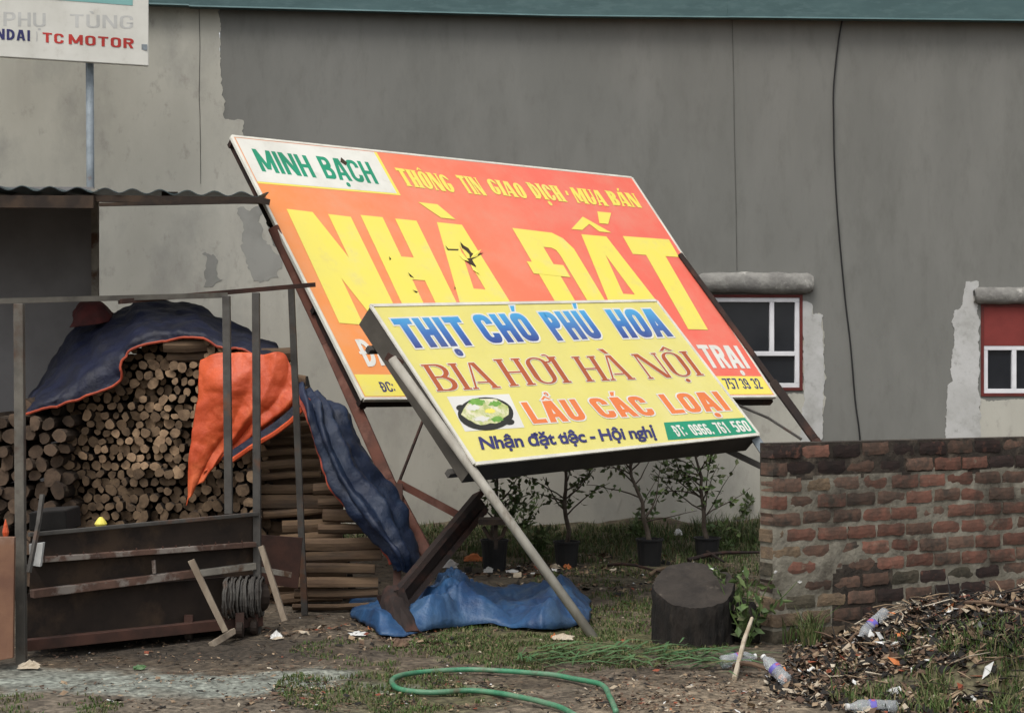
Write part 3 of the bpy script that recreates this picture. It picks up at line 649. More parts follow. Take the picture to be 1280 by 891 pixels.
# posts and struts of the big sign
def bolt_tube(name, pts, r, mt, parent, seg=10): 
    m = MB(); m.tube(pts, r, seg); return obj(name, m, mt, parent, smooth=False)
PL = [at(342, 285, 13.28), at(410, 430, 12.86), at(486, 602, 12.2), at(538, 700, 11.75)]
m = MB(); m.beam(PL[0], PL[1], .085, .06, up=(0, 1, 0)); m.beam(PL[1], PL[2], .085, .06, up=(0, 1, 0)); m.beam(PL[2], PL[3], .085, .06, up=(0, 1, 0)); bevel(obj('post', m, 'rust_pipe', big), .01)
m = MB(); a, b = at(602, 628, 11.95), at(492, 762, 10.95); m.beam(a, b, .13, .03, up=(0, 1, .2)); m.beam(a + Vector((-.02, -.05, .06)), b + Vector((-.02, -.05, .06)), .035, .09, up=(0, 1, .2)); m.beam(a + Vector((.0, -.05, -.06)), b + Vector((.0, -.05, -.06)), .035, .09, up=(0, 1, .2))
obj('channel_beam', m, 'rust_beam', big)
m = MB(); m.tube([at(488, 736, 10.95), at(492, 752, 10.9), at(498, 768, 10.8), at(506, 782, 10.72), at(514, 797, 10.64)], [.05, .085, .08, .07, .06], 11, jit=.22); m.beam(at(478, 752, 11.0), at(504, 748, 10.85), .10, .05, up=(0, 1, 0), jit=.015); obj('foot_block', m, 'rust_beam', big)
m = MB(); m.beam(at(497, 603, 12.15), at(572, 643, 11.95), .05, .02, up=(0, 1, 0)); obj('strut', m, 'rust_pipe', big)
m = MB(); m.beam(at(530, 522, 12.5), at(499, 602, 12.2), .015, .015); obj('strut', m, 'rust_beam', big)
m = MB(); m.beam(at(499, 606, 12.1), at(496, 748, 11.5), .05, .035, up=(0, 1, 0)); obj('post', m, 'rust_dark', big)
PR = [at(850, 318, 15.95), at(1019, 550, 14.95), at(1090, 652, 14.5)]
m = MB(); m.beam(PR[0], PR[0].lerp(PR[1], .72), .045, .05, up=(0, 1, 0)); m.beam(PR[0].lerp(PR[1], .70), PR[1], .07, .06, up=(0, 1, 0)); m.beam(PR[1], PR[2], .075, .07, up=(0, 1, 0)); bevel(obj('post', m, 'rust_beam', big), .01)
m = MB(); m.tube([at(915, 503, 14.9), at(960, 522, 14.9), at(1002, 549, 14.8)], .012, 6); obj('strut', m, 'post_steel', big)
m = MB(); m.beam(B.w(2.9, .02, -.09), B.w(W_ + .02, .02, -.09), .05, .05, up=B.n); obj('bottom_rail', m, 'rust_beam', big)

# ------------------------------------------------------------------ the small yellow light-box sign
S = Face((-.225, 10.8, 1.02), (.7106, .7026, .0377), (-.5036, .4705, .7245), 2.800, 1.351)
ex = S.ex; ey = (S.ey - ex * S.ey.dot(ex)).normalized(); S.ey = ey; S.n = S.ex.cross(S.ey); S.n = -S.n if S.n.y > 0 else S.n
box = thing('lightbox_sign', 'yellow restaurant light-box sign propped on pale steel legs in front of the big sign', 'sign', gr(745, 800))
SW, SH, D = S.W, S.H, .17
m = MB(); m.poly(fquad(S, [(0, 0), (SW, 0), (SW, SH), (0, SH)], 0)); obj('printed_face', m, 'p_yellow_s', box)
m = MB()
m.hexa([S.w(0, 0, -D), S.w(SW, 0, -D), S.w(SW, SH, -D), S.w(0, SH, -D), S.w(0, 0, -.004), S.w(SW, 0, -.004), S.w(SW, SH, -.004), S.w(0, SH, -.004)])
obj('casing', m, 'box_side', box)
m = MB(); m.poly([S.w(-.003, -.004, -.01), S.w(SW + .003, -.004, -.01), S.w(SW + .003, -.004, -D), S.w(-.003, -.004, -D)]); obj('shaded_underside', m, 'box_side_shaded', box)  # underside shade put in as a darker copy of the casing colour
m = MB()
for (a, b) in (((0, 0), (SW, 0)), ((SW, 0), (SW, SH)), ((SW, SH), (0, SH)), ((0, SH), (0, 0))): m.beam(S.w(*a, 0), S.w(*b, 0), .024, .012, up=S.n)
obj('edge_trim', m, 'p_border', box)
bu, bv = (S.uv(*c4((600, 100)))[1]), None
vt, vb = S.uv(*c4((560, 75)))[1], S.uv(*c4((600, 165)))[1]
grad_mat('print_blue', [(0, (.035, .045, .20)), (.45, (.03, .13, .40)), (1, (.06, .34, .62))], S.w(1.2, vb), S.w(1.2, vt), .0)
lettering(S, box, [('THỊT', (199, 183), (403, 173), (139, 94)), ('CHÓ', (438, 168), (598, 160), (378, 82)), ('PHÚ', (645, 160), (785, 152), (584, 74)), ('HOA', (842, 152), (995, 147), (785, 66))],
          'print_blue', .25, .2, .09, outline='p_white', og=.05, conv=c4, label='blue lettering THIT CHO PHU HOA')
lettering(S, box, [('BIA', (287, 312), (468, 302), (236, 232)), ('HƠI', (507, 297), (682, 286), (455, 216)), ('HÀ', (738, 283), (875, 276), (690, 208)), ('NỘI', (925, 275), (1082, 264), (870, 200))],
          'p_browntxt', .13, .05, .13, True, outline='p_white', og=.022, conv=c4, label='brown serif lettering BIA HOI HA NOI')
lettering(S, box, [('LẨU', (572, 410), (735, 398), (532, 346)), ('CÁC', (782, 393), (945, 384), (730, 334)), ('LOẠI', (990, 380), (1168, 369), (946, 322))],
          'p_orangetxt', .23, .18, .1, outline='p_white', og=.05, conv=c4, label='orange lettering LAU CAC LOAI')
# picture of a hot pot
q = [S.uv(*c4(p)) for p in ((365, 433), (545, 421), (498, 320), (310, 328))]
m = MB(); m.poly([S.w(a[0], a[1], .0015) for a in q]); obj('picture', m, 'p_fadedgrey', box, label='printed picture of a hot pot')
def disc(cx, cy, rx, ry, off, mt, nm, jit=0, n=28):
    m = MB(); m.poly([S.w(*S.uv(*c4((cx + rx * math.cos(a) * (1 + jit * nz(math.cos(a) * 3, math.sin(a) * 3, cx)), cy + ry * math.sin(a) * (1 + jit * nz(math.cos(a) * 3, math.sin(a) * 3, cx + 9))))), off) for a in [2 * math.pi * k / n for k in range(n)]])
    return obj(nm, m, mt, box)
disc(427, 380, 84, 50, .0026, 'hot_black', 'printed_bowl'); disc(352, 362, 14, 9, .0029, 'hot_black', 'printed_bowl'); disc(500, 405, 14, 9, .0029, 'hot_black', 'printed_bowl')
disc(427, 374, 70, 39, .0034, 'hot_food', 'printed_food', .25); disc(400, 345, 26, 11, .0038, 'hot_green', 'printed_food', .6); disc(462, 396, 18, 8, .0039, 'hot_green', 'printed_food', .7); disc(390, 362, 20, 9, .0041, 'p_white', 'printed_food', .7)
disc(440, 372, 15, 7, .0042, 'p_yellow_b', 'printed_food', .7); disc(455, 350, 18, 8, .0043, 'hot_green', 'printed_food', .8); disc(415, 396, 22, 8, .0044, 'p_white', 'printed_food', .7)
q = [S.uv(*c4(p)) for p in ((978, 459), (1246, 439), (1213, 391), (965, 406))]
m = MB(); m.poly([S.w(a[0], a[1], .0016) for a in q]); obj('print_panel', m, 'p_green', box, label='green telephone number panel')
lettering(S, box, [('ĐT:', (1008, 449), (1040, 446), (985, 416)), ('0966.', (1058, 445), (1120, 441), (1034, 413)), ('761', (1133, 440), (1168, 437), (1108, 407)), ('560', (1185, 436), (1232, 432), (1162, 403))], 'p_white', .2, .16, .1, conv=c4, z0=.0025, label='white telephone number')
# cursive line with Blender's own font, emboldened
def font_line(txt, bl, br, tl, mt, outline):
    cu = bpy.data.curves.new('txt', 'FONT'); cu.body = txt; cu.size = 1; cu.offset = .028; cu.shear = .12; cu.space_character = .93; cu.resolution_u = 3
    ob = bpy.data.objects.new('txt', cu); C.objects.link(ob); bpy.context.view_layer.update()
    me0 = bpy.data.meshes.new_from_object(ob.evaluated_get(bpy.context.evaluated_depsgraph_get())); bpy.data.objects.remove(ob)
    xs = [v.co.x for v in me0.vertices]; x0, x1 = min(xs), max(xs)
    A, Bq, T = [S.uv(*c4(p)) for p in (bl, br, tl)]; e1 = (Bq - A) / (x1 - x0); e2 = (T - A) / .72
    for v in me0.vertices: v.co = S.w(*(A + e1 * (v.co.x - x0) + e2 * v.co.y), .0045)
    me0.materials.clear(); me0.materials.append(MATS[mt]); return obj('lettering', me0, mt, box, label='dark blue slanted lettering')
font_line('Nhận đặt tiệc - Hội nghị', (414, 487), (946, 449), (398, 450), 'p_navy', None)
m = MB(); m.tube([gr(745, 801, -.02), at(490, 448, 10.98)], .029, 12); pl = obj('leg', m, 'leg_steel', box, smooth=True, label='long pale steel leg standing at the left of the sign')
m = MB(); m.beam(at(943, 546, 12.8), at(962, 575, 12.75), .06, .05, up=(0, 1, 0)); m.beam(at(962, 575, 12.75), at(1100, 745, 12.5), .06, .05, up=(0, 1, 0)); obj('leg', m, 'galv', box)
m = MB(); m.beam(at(908, 562, 13.0), at(975, 594, 13.0), .045, .035, up=(0, 1, 0)); obj('brace', m, 'post_steel', box)
m = MB(); m.beam(S.w(-.03, .1, -.2), S.w(SW, .1, -.2), .04, .04, up=S.n); m.beam(S.w(-.03, SH - .2, -.2), S.w(SW, SH - .2, -.2), .04, .04, up=S.n); obj('back_rail', m, 'post_steel', box)
m = MB(); m.beam(at(483, 445, 11.0), at(503, 456, 11.0), .05, .06, up=(0, 1, 0)); obj('bracket', m, 'rust_beam', box)

# ------------------------------------------------------------------ white showroom sign top left on a galvanised pole
HYd = Vector((1, .37, 0)).normalized(); HS = Face(at(0, 71, 15.3), HYd, (0, 0, 1), 1.4, 1.6)
hs_ = thing('shop_sign', 'white dealership sign with black and red lettering at the top left corner', 'sign', gr(116, 700))
c1 = lambda p: (p[0] / 3.4265, p[1] / 3.4265)
ur, vb_ = HS.uv(*c1((637, 283)))
HB = lambda u, v, off=0: HS.w(u, v, off)
sv = (vb_ - HS.uv(0, 71)[1]) / ur
def hq(u0, v0, u1, v1, off): return [HB(u0, v0 + sv * u0, off), HB(u1, v0 + sv * u1, off), HB(u1, v1 + sv * u1, off), HB(u0, v1 + sv * u0, off)]
m = MB(); m.hexa(hq(-2.4, 0, ur, 1.5, -.06) + hq(-2.4, 0, ur, 1.5, 0)); bevel(obj('panel', m, 'p_white', hs_), .006)
vt0 = HS.uv(*c1((570, 25)))[1] - sv * HS.uv(*c1((570, 25)))[0]; ut = HS.uv(*c1((568, 20)))[0]
m = MB(); m.poly(hq(-2.3, vt0, ut, 1.45, .003)); obj('print_panel', m, 'p_teal', hs_, label='teal panel above the lettering')
lettering(HS, hs_, [('PHỤ', (15, 112), (195, 117), (15, 52)), ('TÙNG', (300, 118), (570, 124), (300, 62))], 'p_faded', .14, .11, .12, conv=c1, z0=.0006)
lettering(HS, hs_, [('HYUNDAI', (-146, 162), (128, 177), (-146, 116))], 'p_navy', .2, .16, .16, conv=c1)
lettering(HS, hs_, [('TC', (182, 182), (272, 189), (182, 140)), ('MOTOR', (294, 190), (572, 209), (294, 148))], 'p_redtxt', .18, .16, .14, conv=c1)
m = MB(); a = HS.uv(*c1((155, 176))); b = HS.uv(*c1((155, 136))); m.poly([HB(a[0], a[1], .003), HB(a[0] + .008, a[1], .003), HB(b[0] + .008, b[1], .003), HB(b[0], b[1], .003)]); obj('lettering', m, 'p_faded', hs_)
m = MB(); m.tube([at(112, 60, 15.7), at(113, 240, 15.7), at(119, 380, 15.7), gr(124, 690) * 1.0], .035, 10); obj('pole', m, 'galv', hs_, smooth=True)
m = MB(); m.beam(at(-30, 50, 15.5), at(184, 60, 15.75), .05, .05); obj('back_rail', m, 'galv', hs_)

# ------------------------------------------------------------------ corrugated canopy on the left
can = thing('canopy', 'dark corrugated metal canopy over the woodpile at the left', 'canopy', at(0, 800, 12.0).xy.to_3d())
m = MB(); N = 190; xL = -5.2
def canp(i, back):
    t = i / N; pF = at(336, 244, 12.4); X = xL + (pF.x - xL) * t; zf = at(0, 238, 12.0).z + .0 ; Y = 12.0 + .4 * t
    px = HX + X / Y * F; py = 234 + (px) / 336 * 9; z = EYE + (HY - py) / F * Y
    ph = (i % 10) / 10 * 2 * math.pi; z += .016 * math.cos(ph)
    return Vector((X, Y, z)) if not back else Vector((X - .32, Y + 2.0, z + (HY - py) / F * 2.0 * .74))
for i in range(N):
    a, b, c, d = canp(i, 0), canp(i + 1, 0), canp(i + 1, 1), canp(i, 1)
    m.poly([a, b, c, d]); th_ = Vector((0, 0, -.006)); m.poly([a + th_, b + th_, c + th_, d + th_][::-1]); m.poly([a, a + th_, b + th_, b])
obj('corrugated_sheet', m, 'roof_sheet', can)
m = MB(); m.beam(at(-200, 251, 12.25), at(118, 253, 12.25), .06, .085); obj('rafter', m, 'soot_metal', can)
m = MB(); m.beam(at(90, 248, 12.3), at(330, 251, 12.4), .05, .045); obj('rafter', m, 'soot_metal', can)
m = MB(); m.beam(at(124, 256, 12.2), at(334, 252, 12.35), .04, .022); obj('rafter', m, 'soot_metal', can)
m = MB(); m.beam(at(322, 250, 12.3), at(337, 253, 12.3), .03, .04); obj('rafter_end', m, 'soot_metal', can)
for i in range(5):
    X = -4.9 + i * .62; q = int(N * (X - at(336, 244, 12.4).x) / (xL - at(336, 244, 12.4).x)); m = MB(); m.beam((X, 12.45, canp(q, 0).z - .06), (X - .2, 13.85, canp(q, 1).z - .075), .05, .05); obj('rafter', m, 'soot_metal', can)
m = MB(); q = at(117, 253, 13.9); m.box((-5.2, 13.9, 0), (q.x, 13.93, q.z + .12)); obj('back_panel', m, 'dark_panel', can, label='dark sheet closing the back of the canopy')
m = MB(); m.beam((q.x + .02, 13.87, 0), (q.x + .02, 13.87, q.z + .1), .05, .05); obj('canopy_post', m, 'post_pale', can)

# ------------------------------------------------------------------ firewood
def log_mesh(r, L_, axis, seed, end_mt=0):
    rg = random.Random(seed); m = MB(); S_ = 10; off = [1 + rg.uniform(-.2, .16) for _ in range(S_)]
    oval = rg.uniform(.66, 1)
    for k in range(3):
        t = (0, .5, 1)[k]; bx, bz = (0, 0) if k == 0 else (rg.uniform(-.012, .012), rg.uniform(-.012, .012))
        for j in range(S_):
            a = 2 * math.pi * j / S_; rr = r * off[j] * (1, 1.03, .95)[k]; c_, s_ = rr * math.cos(a) + bx, rr * oval * math.sin(a) + bz
            m.v.append((c_, t * L_, s_) if axis == 'y' else (t * L_, c_, s_))
    for k in range(2):
        for j in range(S_):
            a = k * S_ + j; b = k * S_ + (j + 1) % S_; m.f.append((a, b, b + S_, a + S_)); m.m.append(1)
    m.f.append(tuple(range(S_))[::-1]); m.m.append(0); m.f.append(tuple(2 * S_ + j for j in range(S_))); m.m.append(0)
    return m
endL = [log_mesh(r, .95, 'y', i) for i, r in enumerate((.033, .037, .040, .043, .047, .036, .050, .041))]
endM = [g_.mesh('log', ['log_end', 'bark']) for g_ in endL]
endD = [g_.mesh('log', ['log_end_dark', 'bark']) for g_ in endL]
def inside(p, poly):
    x, y = p; c = False; j = len(poly) - 1
    for i in range(len(poly)):
        if (poly[i][1] > y) != (poly[j][1] > y) and x < (poly[j][0] - poly[i][0]) * (y - poly[i][1]) / (poly[j][1] - poly[i][1]) + poly[i][0]: c = not c
        j = i
    return c
def pack(poly, Y, slope, spacing, meshes, root, cap, sizes=(1, 1), zmin=.03):
    rg = random.Random(int(spacing * 1e4)); spots = []
    x0 = min(p[0] for p in poly); x1 = max(p[0] for p in poly); y0 = min(p[1] for p in poly); y1 = max(p[1] for p in poly)
    stp = spacing * F / Y; row = 0; py = y1
    while py > y0:
        px = x0 + (stp / 2 if row % 2 else 0)
        while px < x1:
            qx = px + rg.uniform(-.16, .16) * stp; qy = py + rg.uniform(-.16, .16) * stp
            if inside((qx, qy), poly): spots.append((qx, qy))
            px += stp
        py -= stp * .86; row += 1
    spots = [s for s in spots if at(*s, Y).z > zmin]; spots.sort(key=lambda s: s[1]); joined = MB()
    for i, (px, py) in enumerate(spots):
        yy = Y + slope(px) + rg.uniform(-.09, .07); p = at(px, py, Y); p.y = yy; p.x = (px - HX) / F * yy; p.z = EYE - (py - HY) / F * yy
        k = rg.randrange(8); s = rg.uniform(*sizes) * rg.uniform(.78, 1.2); a = rg.uniform(0, 6.28)
        if i < cap:
            o = dup_piece(None, root, p, (rg.uniform(-.03, .03), a, rg.uniform(-.06, .06)), (s, 1, s), meshes[k], 'log')
        else:
            b = len(joined.v); ca, sa = math.cos(a), math.sin(a); src = endL[k]
            for v in src.v: joined.v.append((p.x + s * (v[0] * ca + v[2] * sa), p.y + v[1], p.z + s * (-v[0] * sa + v[2] * ca)))
            for f_, mi in zip(src.f, src.m): joined.f.append(tuple(b + q for q in f_)); joined.m.append(mi)
    if joined.v: obj('log', joined, ['log_end', 'bark'], root, kind='stuff')
    return len(spots)
st1 = thing('firewood_stack', 'tall stack of round firewood with cut ends facing out under the blue tarp', 'firewood', at(200, 765, 12.4).xy.to_3d())
polyA = [(84, 790), (84, 500), (105, 490), (150, 462), (166, 432), (200, 418), (245, 414), (300, 430), (338, 452), (338, 790)]
nA = pack(polyA, 12.35, lambda px: (200 - px) * .0012, .067, endM, st1, 299, (.76, .93))
m = MB(); m.box((-3.05, 13.32, 0), (-1.72, 13.36, 1.68)); obj('gap_dark_board', m, 'lit_black', st1)  # black board added behind the logs so the gaps between them stay dark
st2 = thing('firewood_stack', 'lower darker firewood pile at the left edge behind the cart', 'firewood', at(30, 765, 12.3).xy.to_3d())
polyB = [(-90, 790), (-90, 520), (-20, 512), (40, 506), (80, 512), (88, 530), (88, 790)]
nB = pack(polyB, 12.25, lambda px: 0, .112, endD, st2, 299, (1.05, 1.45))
st3 = thing('firewood_stack', 'right hand side of the woodpile with its logs lying lengthwise beside the grey post', 'firewood', at(420, 765, 11.7).xy.to_3d())
sideM = [log_mesh(r, 1.0, 'x', 40 + i).mesh('log', ['log_end', 'side_wood']) for i, r in enumerate((.040, .044, .05, .046, .037, .042))]
def side_log(x0, x1, py, Y, tilt=0, s=1):
    a = at(x0, py, Y); b = at(x1, py, Y); L_ = b.x - a.x
    o = dup_piece(None, st3, a, (rnd.uniform(0, 6.28), tilt, rnd.uniform(-.05, .05)), (L_, s, s), sideM[rnd.randrange(6)], 'log')
py = 758
while py > 672:
    k = (758 - py) / 86; side_log(366 + rnd.uniform(-4, 4), 476 + rnd.uniform(-6, 5) - 4 * k, py, 11.7 + rnd.uniform(0, .05), rnd.uniform(-.02, .02), rnd.uniform(.86, 1.0)); py -= 15.6
py = 764
while py > 440:
    k = (764 - py) / 324; xr = 470 - 70 * k if py < 670 else 460
    if py > 440: side_log(326 + rnd.uniform(-5, 5) + (0 if py < 650 else 25), (398 if py < 600 else 428) + rnd.uniform(-8, 8) - (36 if py < 500 else 0), py, 12.02 + rnd.uniform(0, .07) + k * .1, rnd.uniform(-.10, -.0), rnd.uniform(.85, 1.05))
    py -= 15.2
for (x0, x1, py, Y, t) in ((392, 440, 612, 11.95, .0), (398, 446, 628, 11.95, .02), (404, 452, 644, 11.9, .02), (398, 462, 660, 11.9, .0), (205, 262, 432, 12.25, .0), (210, 300, 446, 12.3, -.05), (262, 330, 458, 12.2, -.05)): side_log(x0, x1, py, Y, t)
py = 756
while py > 470:
    k = (764 - py) / 324; side_log(330 + rnd.uniform(-4, 4), 440 - 62 * k + rnd.uniform(-6, 6), py, 12.3, rnd.uniform(-.05, .05), 1.0); py -= 14.2
m = MB(); m.hexa([at(330, 768, 12.55), at(452, 768, 12.55), at(452, 768, 12.6), at(330, 768, 12.6), at(330, 470, 12.55), at(385, 470, 12.55), at(385, 470, 12.6), at(330, 470, 12.6)]); obj('gap_dark_board', m, 'lit_black', st3)  # added black sheet, gives the shade seen between the lengthwise logs
# a few short pieces shown end-on at the corner
for (px, py, s) in ((303, 612, 1.2), (312, 628, 1), (300, 596, .9), (316, 596, 1.0), (305, 640, .9), (318, 644, 1.1)): dup_piece(None, st3, at(px, py, 11.95), (0, rnd.uniform(0, 6), .1), (s, .5, s), endM[rnd.randrange(8)], 'log')

# ------------------------------------------------------------------ tarpaulins
def sheet(rows, nu=10, nv=8, amp=.02, fr=5, seed=0, th=.006, ridg=False, folds=0, fold_amp=.5):
    rr_ = [crom([at(*p) if len(p) == 3 else Vector(p[:3]) for p in r], nu) for r in rows]
    n = len(rr_[0]); cols = [crom([rr_[k][i] for k in range(len(rr_))], nv) for i in range(n)]
    K = len(cols[0]); G = [[cols[i][k] for i in range(n)] for k in range(K)]; m = MB(); P = []
    for k in range(K):
        for i in range(n):
            p = G[k][i]; a = G[k][min(i + 1, n - 1)] - G[k][max(i - 1, 0)]; b = G[min(k + 1, K - 1)][i] - G[max(k - 1, 0)][i]
            nn_ = a.cross(b); nn_ = nn_.normalized() if nn_.length > 1e-9 else Vector((0, -1, 0))
            q = fbm(p.x * fr, p.z * fr, p.y * fr + seed, 4); q = (1 - abs(q) * 3.2) * .5 - .2 if ridg else q
            wv = i / n * folds + fbm(p.x * 1.5, p.z * 1.5, seed, 2) * 1.6; q += (abs((wv % 1) - .5) * 2 - .5) * fold_amp if folds else 0
            vd = noise.voronoi(Vector((p.x * fr * 1.3, p.z * fr * 1.3, p.y * fr + seed)))[0]; q += (vd[0] - .4) * .9 if ridg else 0
            P.append(p + nn_ * amp * q * 2)
    m.v = [tuple(p) for p in P]
    for k in range(K - 1):
        for i in range(n - 1): m.f.append((k * n + i, k * n + i + 1, (k + 1) * n + i + 1, (k + 1) * n + i)); m.m.append(0)
    return m, n, K
def sheet_obj(name, data, mt, parent=None, th=.005, hem=None, hem_row=-1):
    m, n, K = data; o = obj(name, m, mt, parent, smooth=True)
    s = o.modifiers.new('solid', 'SOLIDIFY'); s.thickness = th
    return o
def hem_tube(data, row, mt, parent, r=.010, i0=0, i1=None):
    m, n, K = data; k = row % K; i1 = i1 or n
    h = MB(); h.tube([Vector(m.v[k * n + i]) + Vector((0, -.008, 0)) for i in range(i0, i1)], r, 6); return obj('hem', h, mt, parent)
tp = thing('tarpaulin', 'dark blue tarpaulin with orange hem and a folded orange flap draped over the woodpile', 'tarpaulin', at(250, 765, 12.2).xy.to_3d())
d = sheet([[(40, 492, 13.5), (62, 455, 13.5), (92, 408, 13.5), (140, 392, 13.5), (176, 374, 13.4), (236, 378, 13.4), (290, 402, 13.2), (335, 424, 13.0), (362, 446, 12.8)],
           [(34, 500, 13.0), (62, 468, 13.0), (96, 432, 13.0), (136, 410, 12.95), (176, 392, 12.95), (236, 392, 12.9), (292, 414, 12.75), (338, 434, 12.6), (366, 458, 12.5)],
           [(34, 508, 12.35), (62, 492, 12.3), (100, 466, 12.3), (134, 444, 12.3), (172, 414, 12.3), (230, 408, 12.3), (292, 424, 12.25), (338, 440, 12.15), (368, 468, 12.05)],
           [(32, 516, 12.25), (62, 508, 12.2), (94, 500, 12.2), (148, 476, 12.2), (160, 438, 12.2), (236, 422, 12.2), (296, 438, 12.12), (340, 446, 12.0), (369, 484, 11.9)]], 14, 14, .022, 4, 2, ridg=True, folds=7, fold_amp=.5)
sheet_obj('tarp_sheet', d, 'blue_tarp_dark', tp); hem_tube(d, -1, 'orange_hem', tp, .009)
d = sheet([[(250, 450, 12.0), (290, 440, 11.95), (330, 442, 11.9), (355, 442, 11.9), (368, 466, 11.9)],
           [(246, 490, 11.95), (285, 480, 11.85), (320, 476, 11.85), (350, 478, 11.85), (372, 488, 11.85)],
           [(242, 530, 11.95), (276, 516, 11.88), (312, 512, 11.84), (342, 512, 11.85), (366, 506, 11.85)],
           [(236, 580, 11.95), (262, 560, 11.9), (285, 552, 11.9), (306, 546, 11.9), (340, 530, 11.9)],
           [(231, 632, 11.97), (240, 618, 11.95), (252, 602, 11.95), (262, 588, 11.95), (278, 568, 11.95)]], 16, 16, .02, 3.2, 11, ridg=True, folds=3, fold_amp=.9)
sheet_obj('orange_flap', d, 'orange_tarp', tp)
d = sheet([[(278, 572, 11.93), (312, 548, 11.88), (340, 530, 11.84), (362, 512, 11.82), (376, 492, 11.82)],
           [(284, 580, 11.9), (316, 558, 11.86), (346, 540, 11.82), (370, 520, 11.8), (386, 498, 11.8)]], 8, 4, .01, 6, 4)
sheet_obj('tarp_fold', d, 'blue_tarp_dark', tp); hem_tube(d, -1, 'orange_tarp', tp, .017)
d = sheet([[(372, 478, 11.9), (384, 486, 11.9), (396, 490, 12.0), (404, 500, 12.1)],
           [(376, 498, 11.75), (396, 505, 11.75), (416, 508, 11.85), (434, 514, 12.0)],
           [(388, 535, 11.7), (404, 540, 11.65), (428, 542, 11.75), (450, 544, 11.95)],
           [(402, 580, 11.65), (422, 582, 11.58), (450, 582, 11.68), (474, 584, 11.9)],
           [(420, 620, 11.6), (442, 622, 11.5), (472, 620, 11.6), (499, 622, 11.85)],
           [(446, 655, 11.6), (466, 658, 11.45), (492, 658, 11.55), (517, 660, 11.8)],
           [(478, 690, 11.6), (494, 692, 11.45), (508, 694, 11.5), (522, 696, 11.75)],
           [(494, 712, 11.6), (503, 714, 11.5), (512, 716, 11.55), (520, 718, 11.7)]], 16, 12, .022, 4, 5, ridg=True, folds=4, fold_amp=1.1)
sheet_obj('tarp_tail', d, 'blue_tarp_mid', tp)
m = MB(); P = d[0].v; nq, Kq = d[1], d[2]; m.tube([Vector(P[k * nq]) + Vector((-.005, -.01, 0)) for k in range(int(Kq * .1), int(Kq * .95))], .013, 6); obj('hem', m, 'orange_hem', tp)
m = MB(); d2 = sheet([[(92, 388, 13.45), (104, 378, 13.45), (122, 380, 13.4), (142, 390, 13.4)], [(90, 396, 13.3), (104, 386, 13.2), (124, 386, 13.2), (140, 396, 13.25)], [(88, 410, 13.2), (104, 408, 13.1), (124, 404, 13.1), (138, 402, 13.2)]], 6, 6, .03, 6, 6)
tag(sheet_obj('cloth', d2, 'red_cloth'), 'dull red cloth bundle on top of the woodpile behind the blue tarp', 'cloth')
# crumpled tarp on the ground
nx_, ny_ = 170, 60; m = MB(); cr = []
for j in range(ny_ + 1):
    v = j / ny_
    for i in range(nx_ + 1):
        u = i / nx_; px = 438 + 300 * u
        front = 795 - 8 * u + 5 * math.sin(u * 9) - (22 if u < .12 else 0) * (1 - u / .12 if u < .12 else 0) - 10 * max(0, u - .8) * 5 * .8
        back = 742 + 8 * math.sin(u * 5 + 1) + 12 * u
        py = front + (back - front) * v; p = gr(px, py)
        e = min(1, 5 * v, 5 * (1 - v), 9 * u, 9 * (1 - u)); e = max(0, e) ** .6
        rn = fbm(p.x * 3.1, p.y * 3.1, 3, 3); rid = (1 - min(1, abs(fbm(p.x * 2.4 + 9, p.y * 2.4, 8, 4)) * 4))
        h = .012 + (max(0, 1 - abs(v - .1) * 8) * .05 * (.3 + abs(math.sin(u * 14))) ) + e * (.025 + .07 * rid + .05 * rn + .09 * noise.voronoi(Vector((p.x * 5, p.y * 5, 1)))[0][0] + .035 * noise.voronoi(Vector((p.x * 13 + fbm(p.x * 4, p.y * 4, 3) * 3, p.y * 13, 4)))[0][0]) * (.5 + 1.0 * math.exp(-((u - .42) / .13) ** 2) + .6 * math.exp(-((u - .88) / .12) ** 2))
        m.v.append((p.x + .03 * fbm(p.x * 6, p.y * 6, 1), p.y, gz(p.x, p.y) + max(.01, h)))
for j in range(ny_):
    for i in range(nx_): m.f.append((j * (nx_ + 1) + i, j * (nx_ + 1) + i + 1, (j + 1) * (nx_ + 1) + i + 1, (j + 1) * (nx_ + 1) + i)); m.m.append(0)
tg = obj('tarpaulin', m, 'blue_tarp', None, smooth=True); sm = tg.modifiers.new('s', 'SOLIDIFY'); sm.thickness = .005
tag(tg, 'crumpled bright blue tarpaulin lying on the ground below the signs', 'tarpaulin')

# ------------------------------------------------------------------ steel frame and roasting cart on the left
fr = thing('steel_rack', 'rusty steel post frame with a long top bar standing over the metal cart', 'frame', gr(26, 832))
m = MB(); m.beam(at(-60, 378, 9.75), at(283, 369, 10.55), .045, .03); obj('top_bar', m, 'post_old', fr)
m = MB(); m.beam(at(150, 377, 10.2), at(392, 356, 11.2), .04, .028); obj('top_bar', m, 'rust_dark', fr)
m = MB(); a = at(24, 380, 9.7); m.beam(a, Vector((gr(27, 832).x, gr(27, 832).y, -.02)), .052, .05, up=(0, 1, 0)); bevel(obj('post', m, 'post_old', fr), .004)
for (xa, ya, Ya, xb, yb, Yb, wd_, mt) in ((283, 370, 10.5, 286, 642, 10.5, .045, 'post_steel'), (320, 366, 10.8, 322, 792, 10.78, .045, 'post_steel'), (364, 360, 11.2, 381, 768, 11.55, .04, 'post_steel'), (281, 372, 10.5, 283, 470, 10.5, .022, 'post_steel')):
    m = MB(); m.beam(at(xa, ya, Ya), at(xb, yb, Yb), wd_, wd_, up=(0, 1, 0)); bevel(obj('post', m, mt, fr), .003)
cart = thing('roasting_cart', 'long sooty metal trough cart with rusted rails standing inside the steel frame', 'cart', gr(180, 812))
def Yc(px): return 9.78 + (px - 35) / 285 * .98
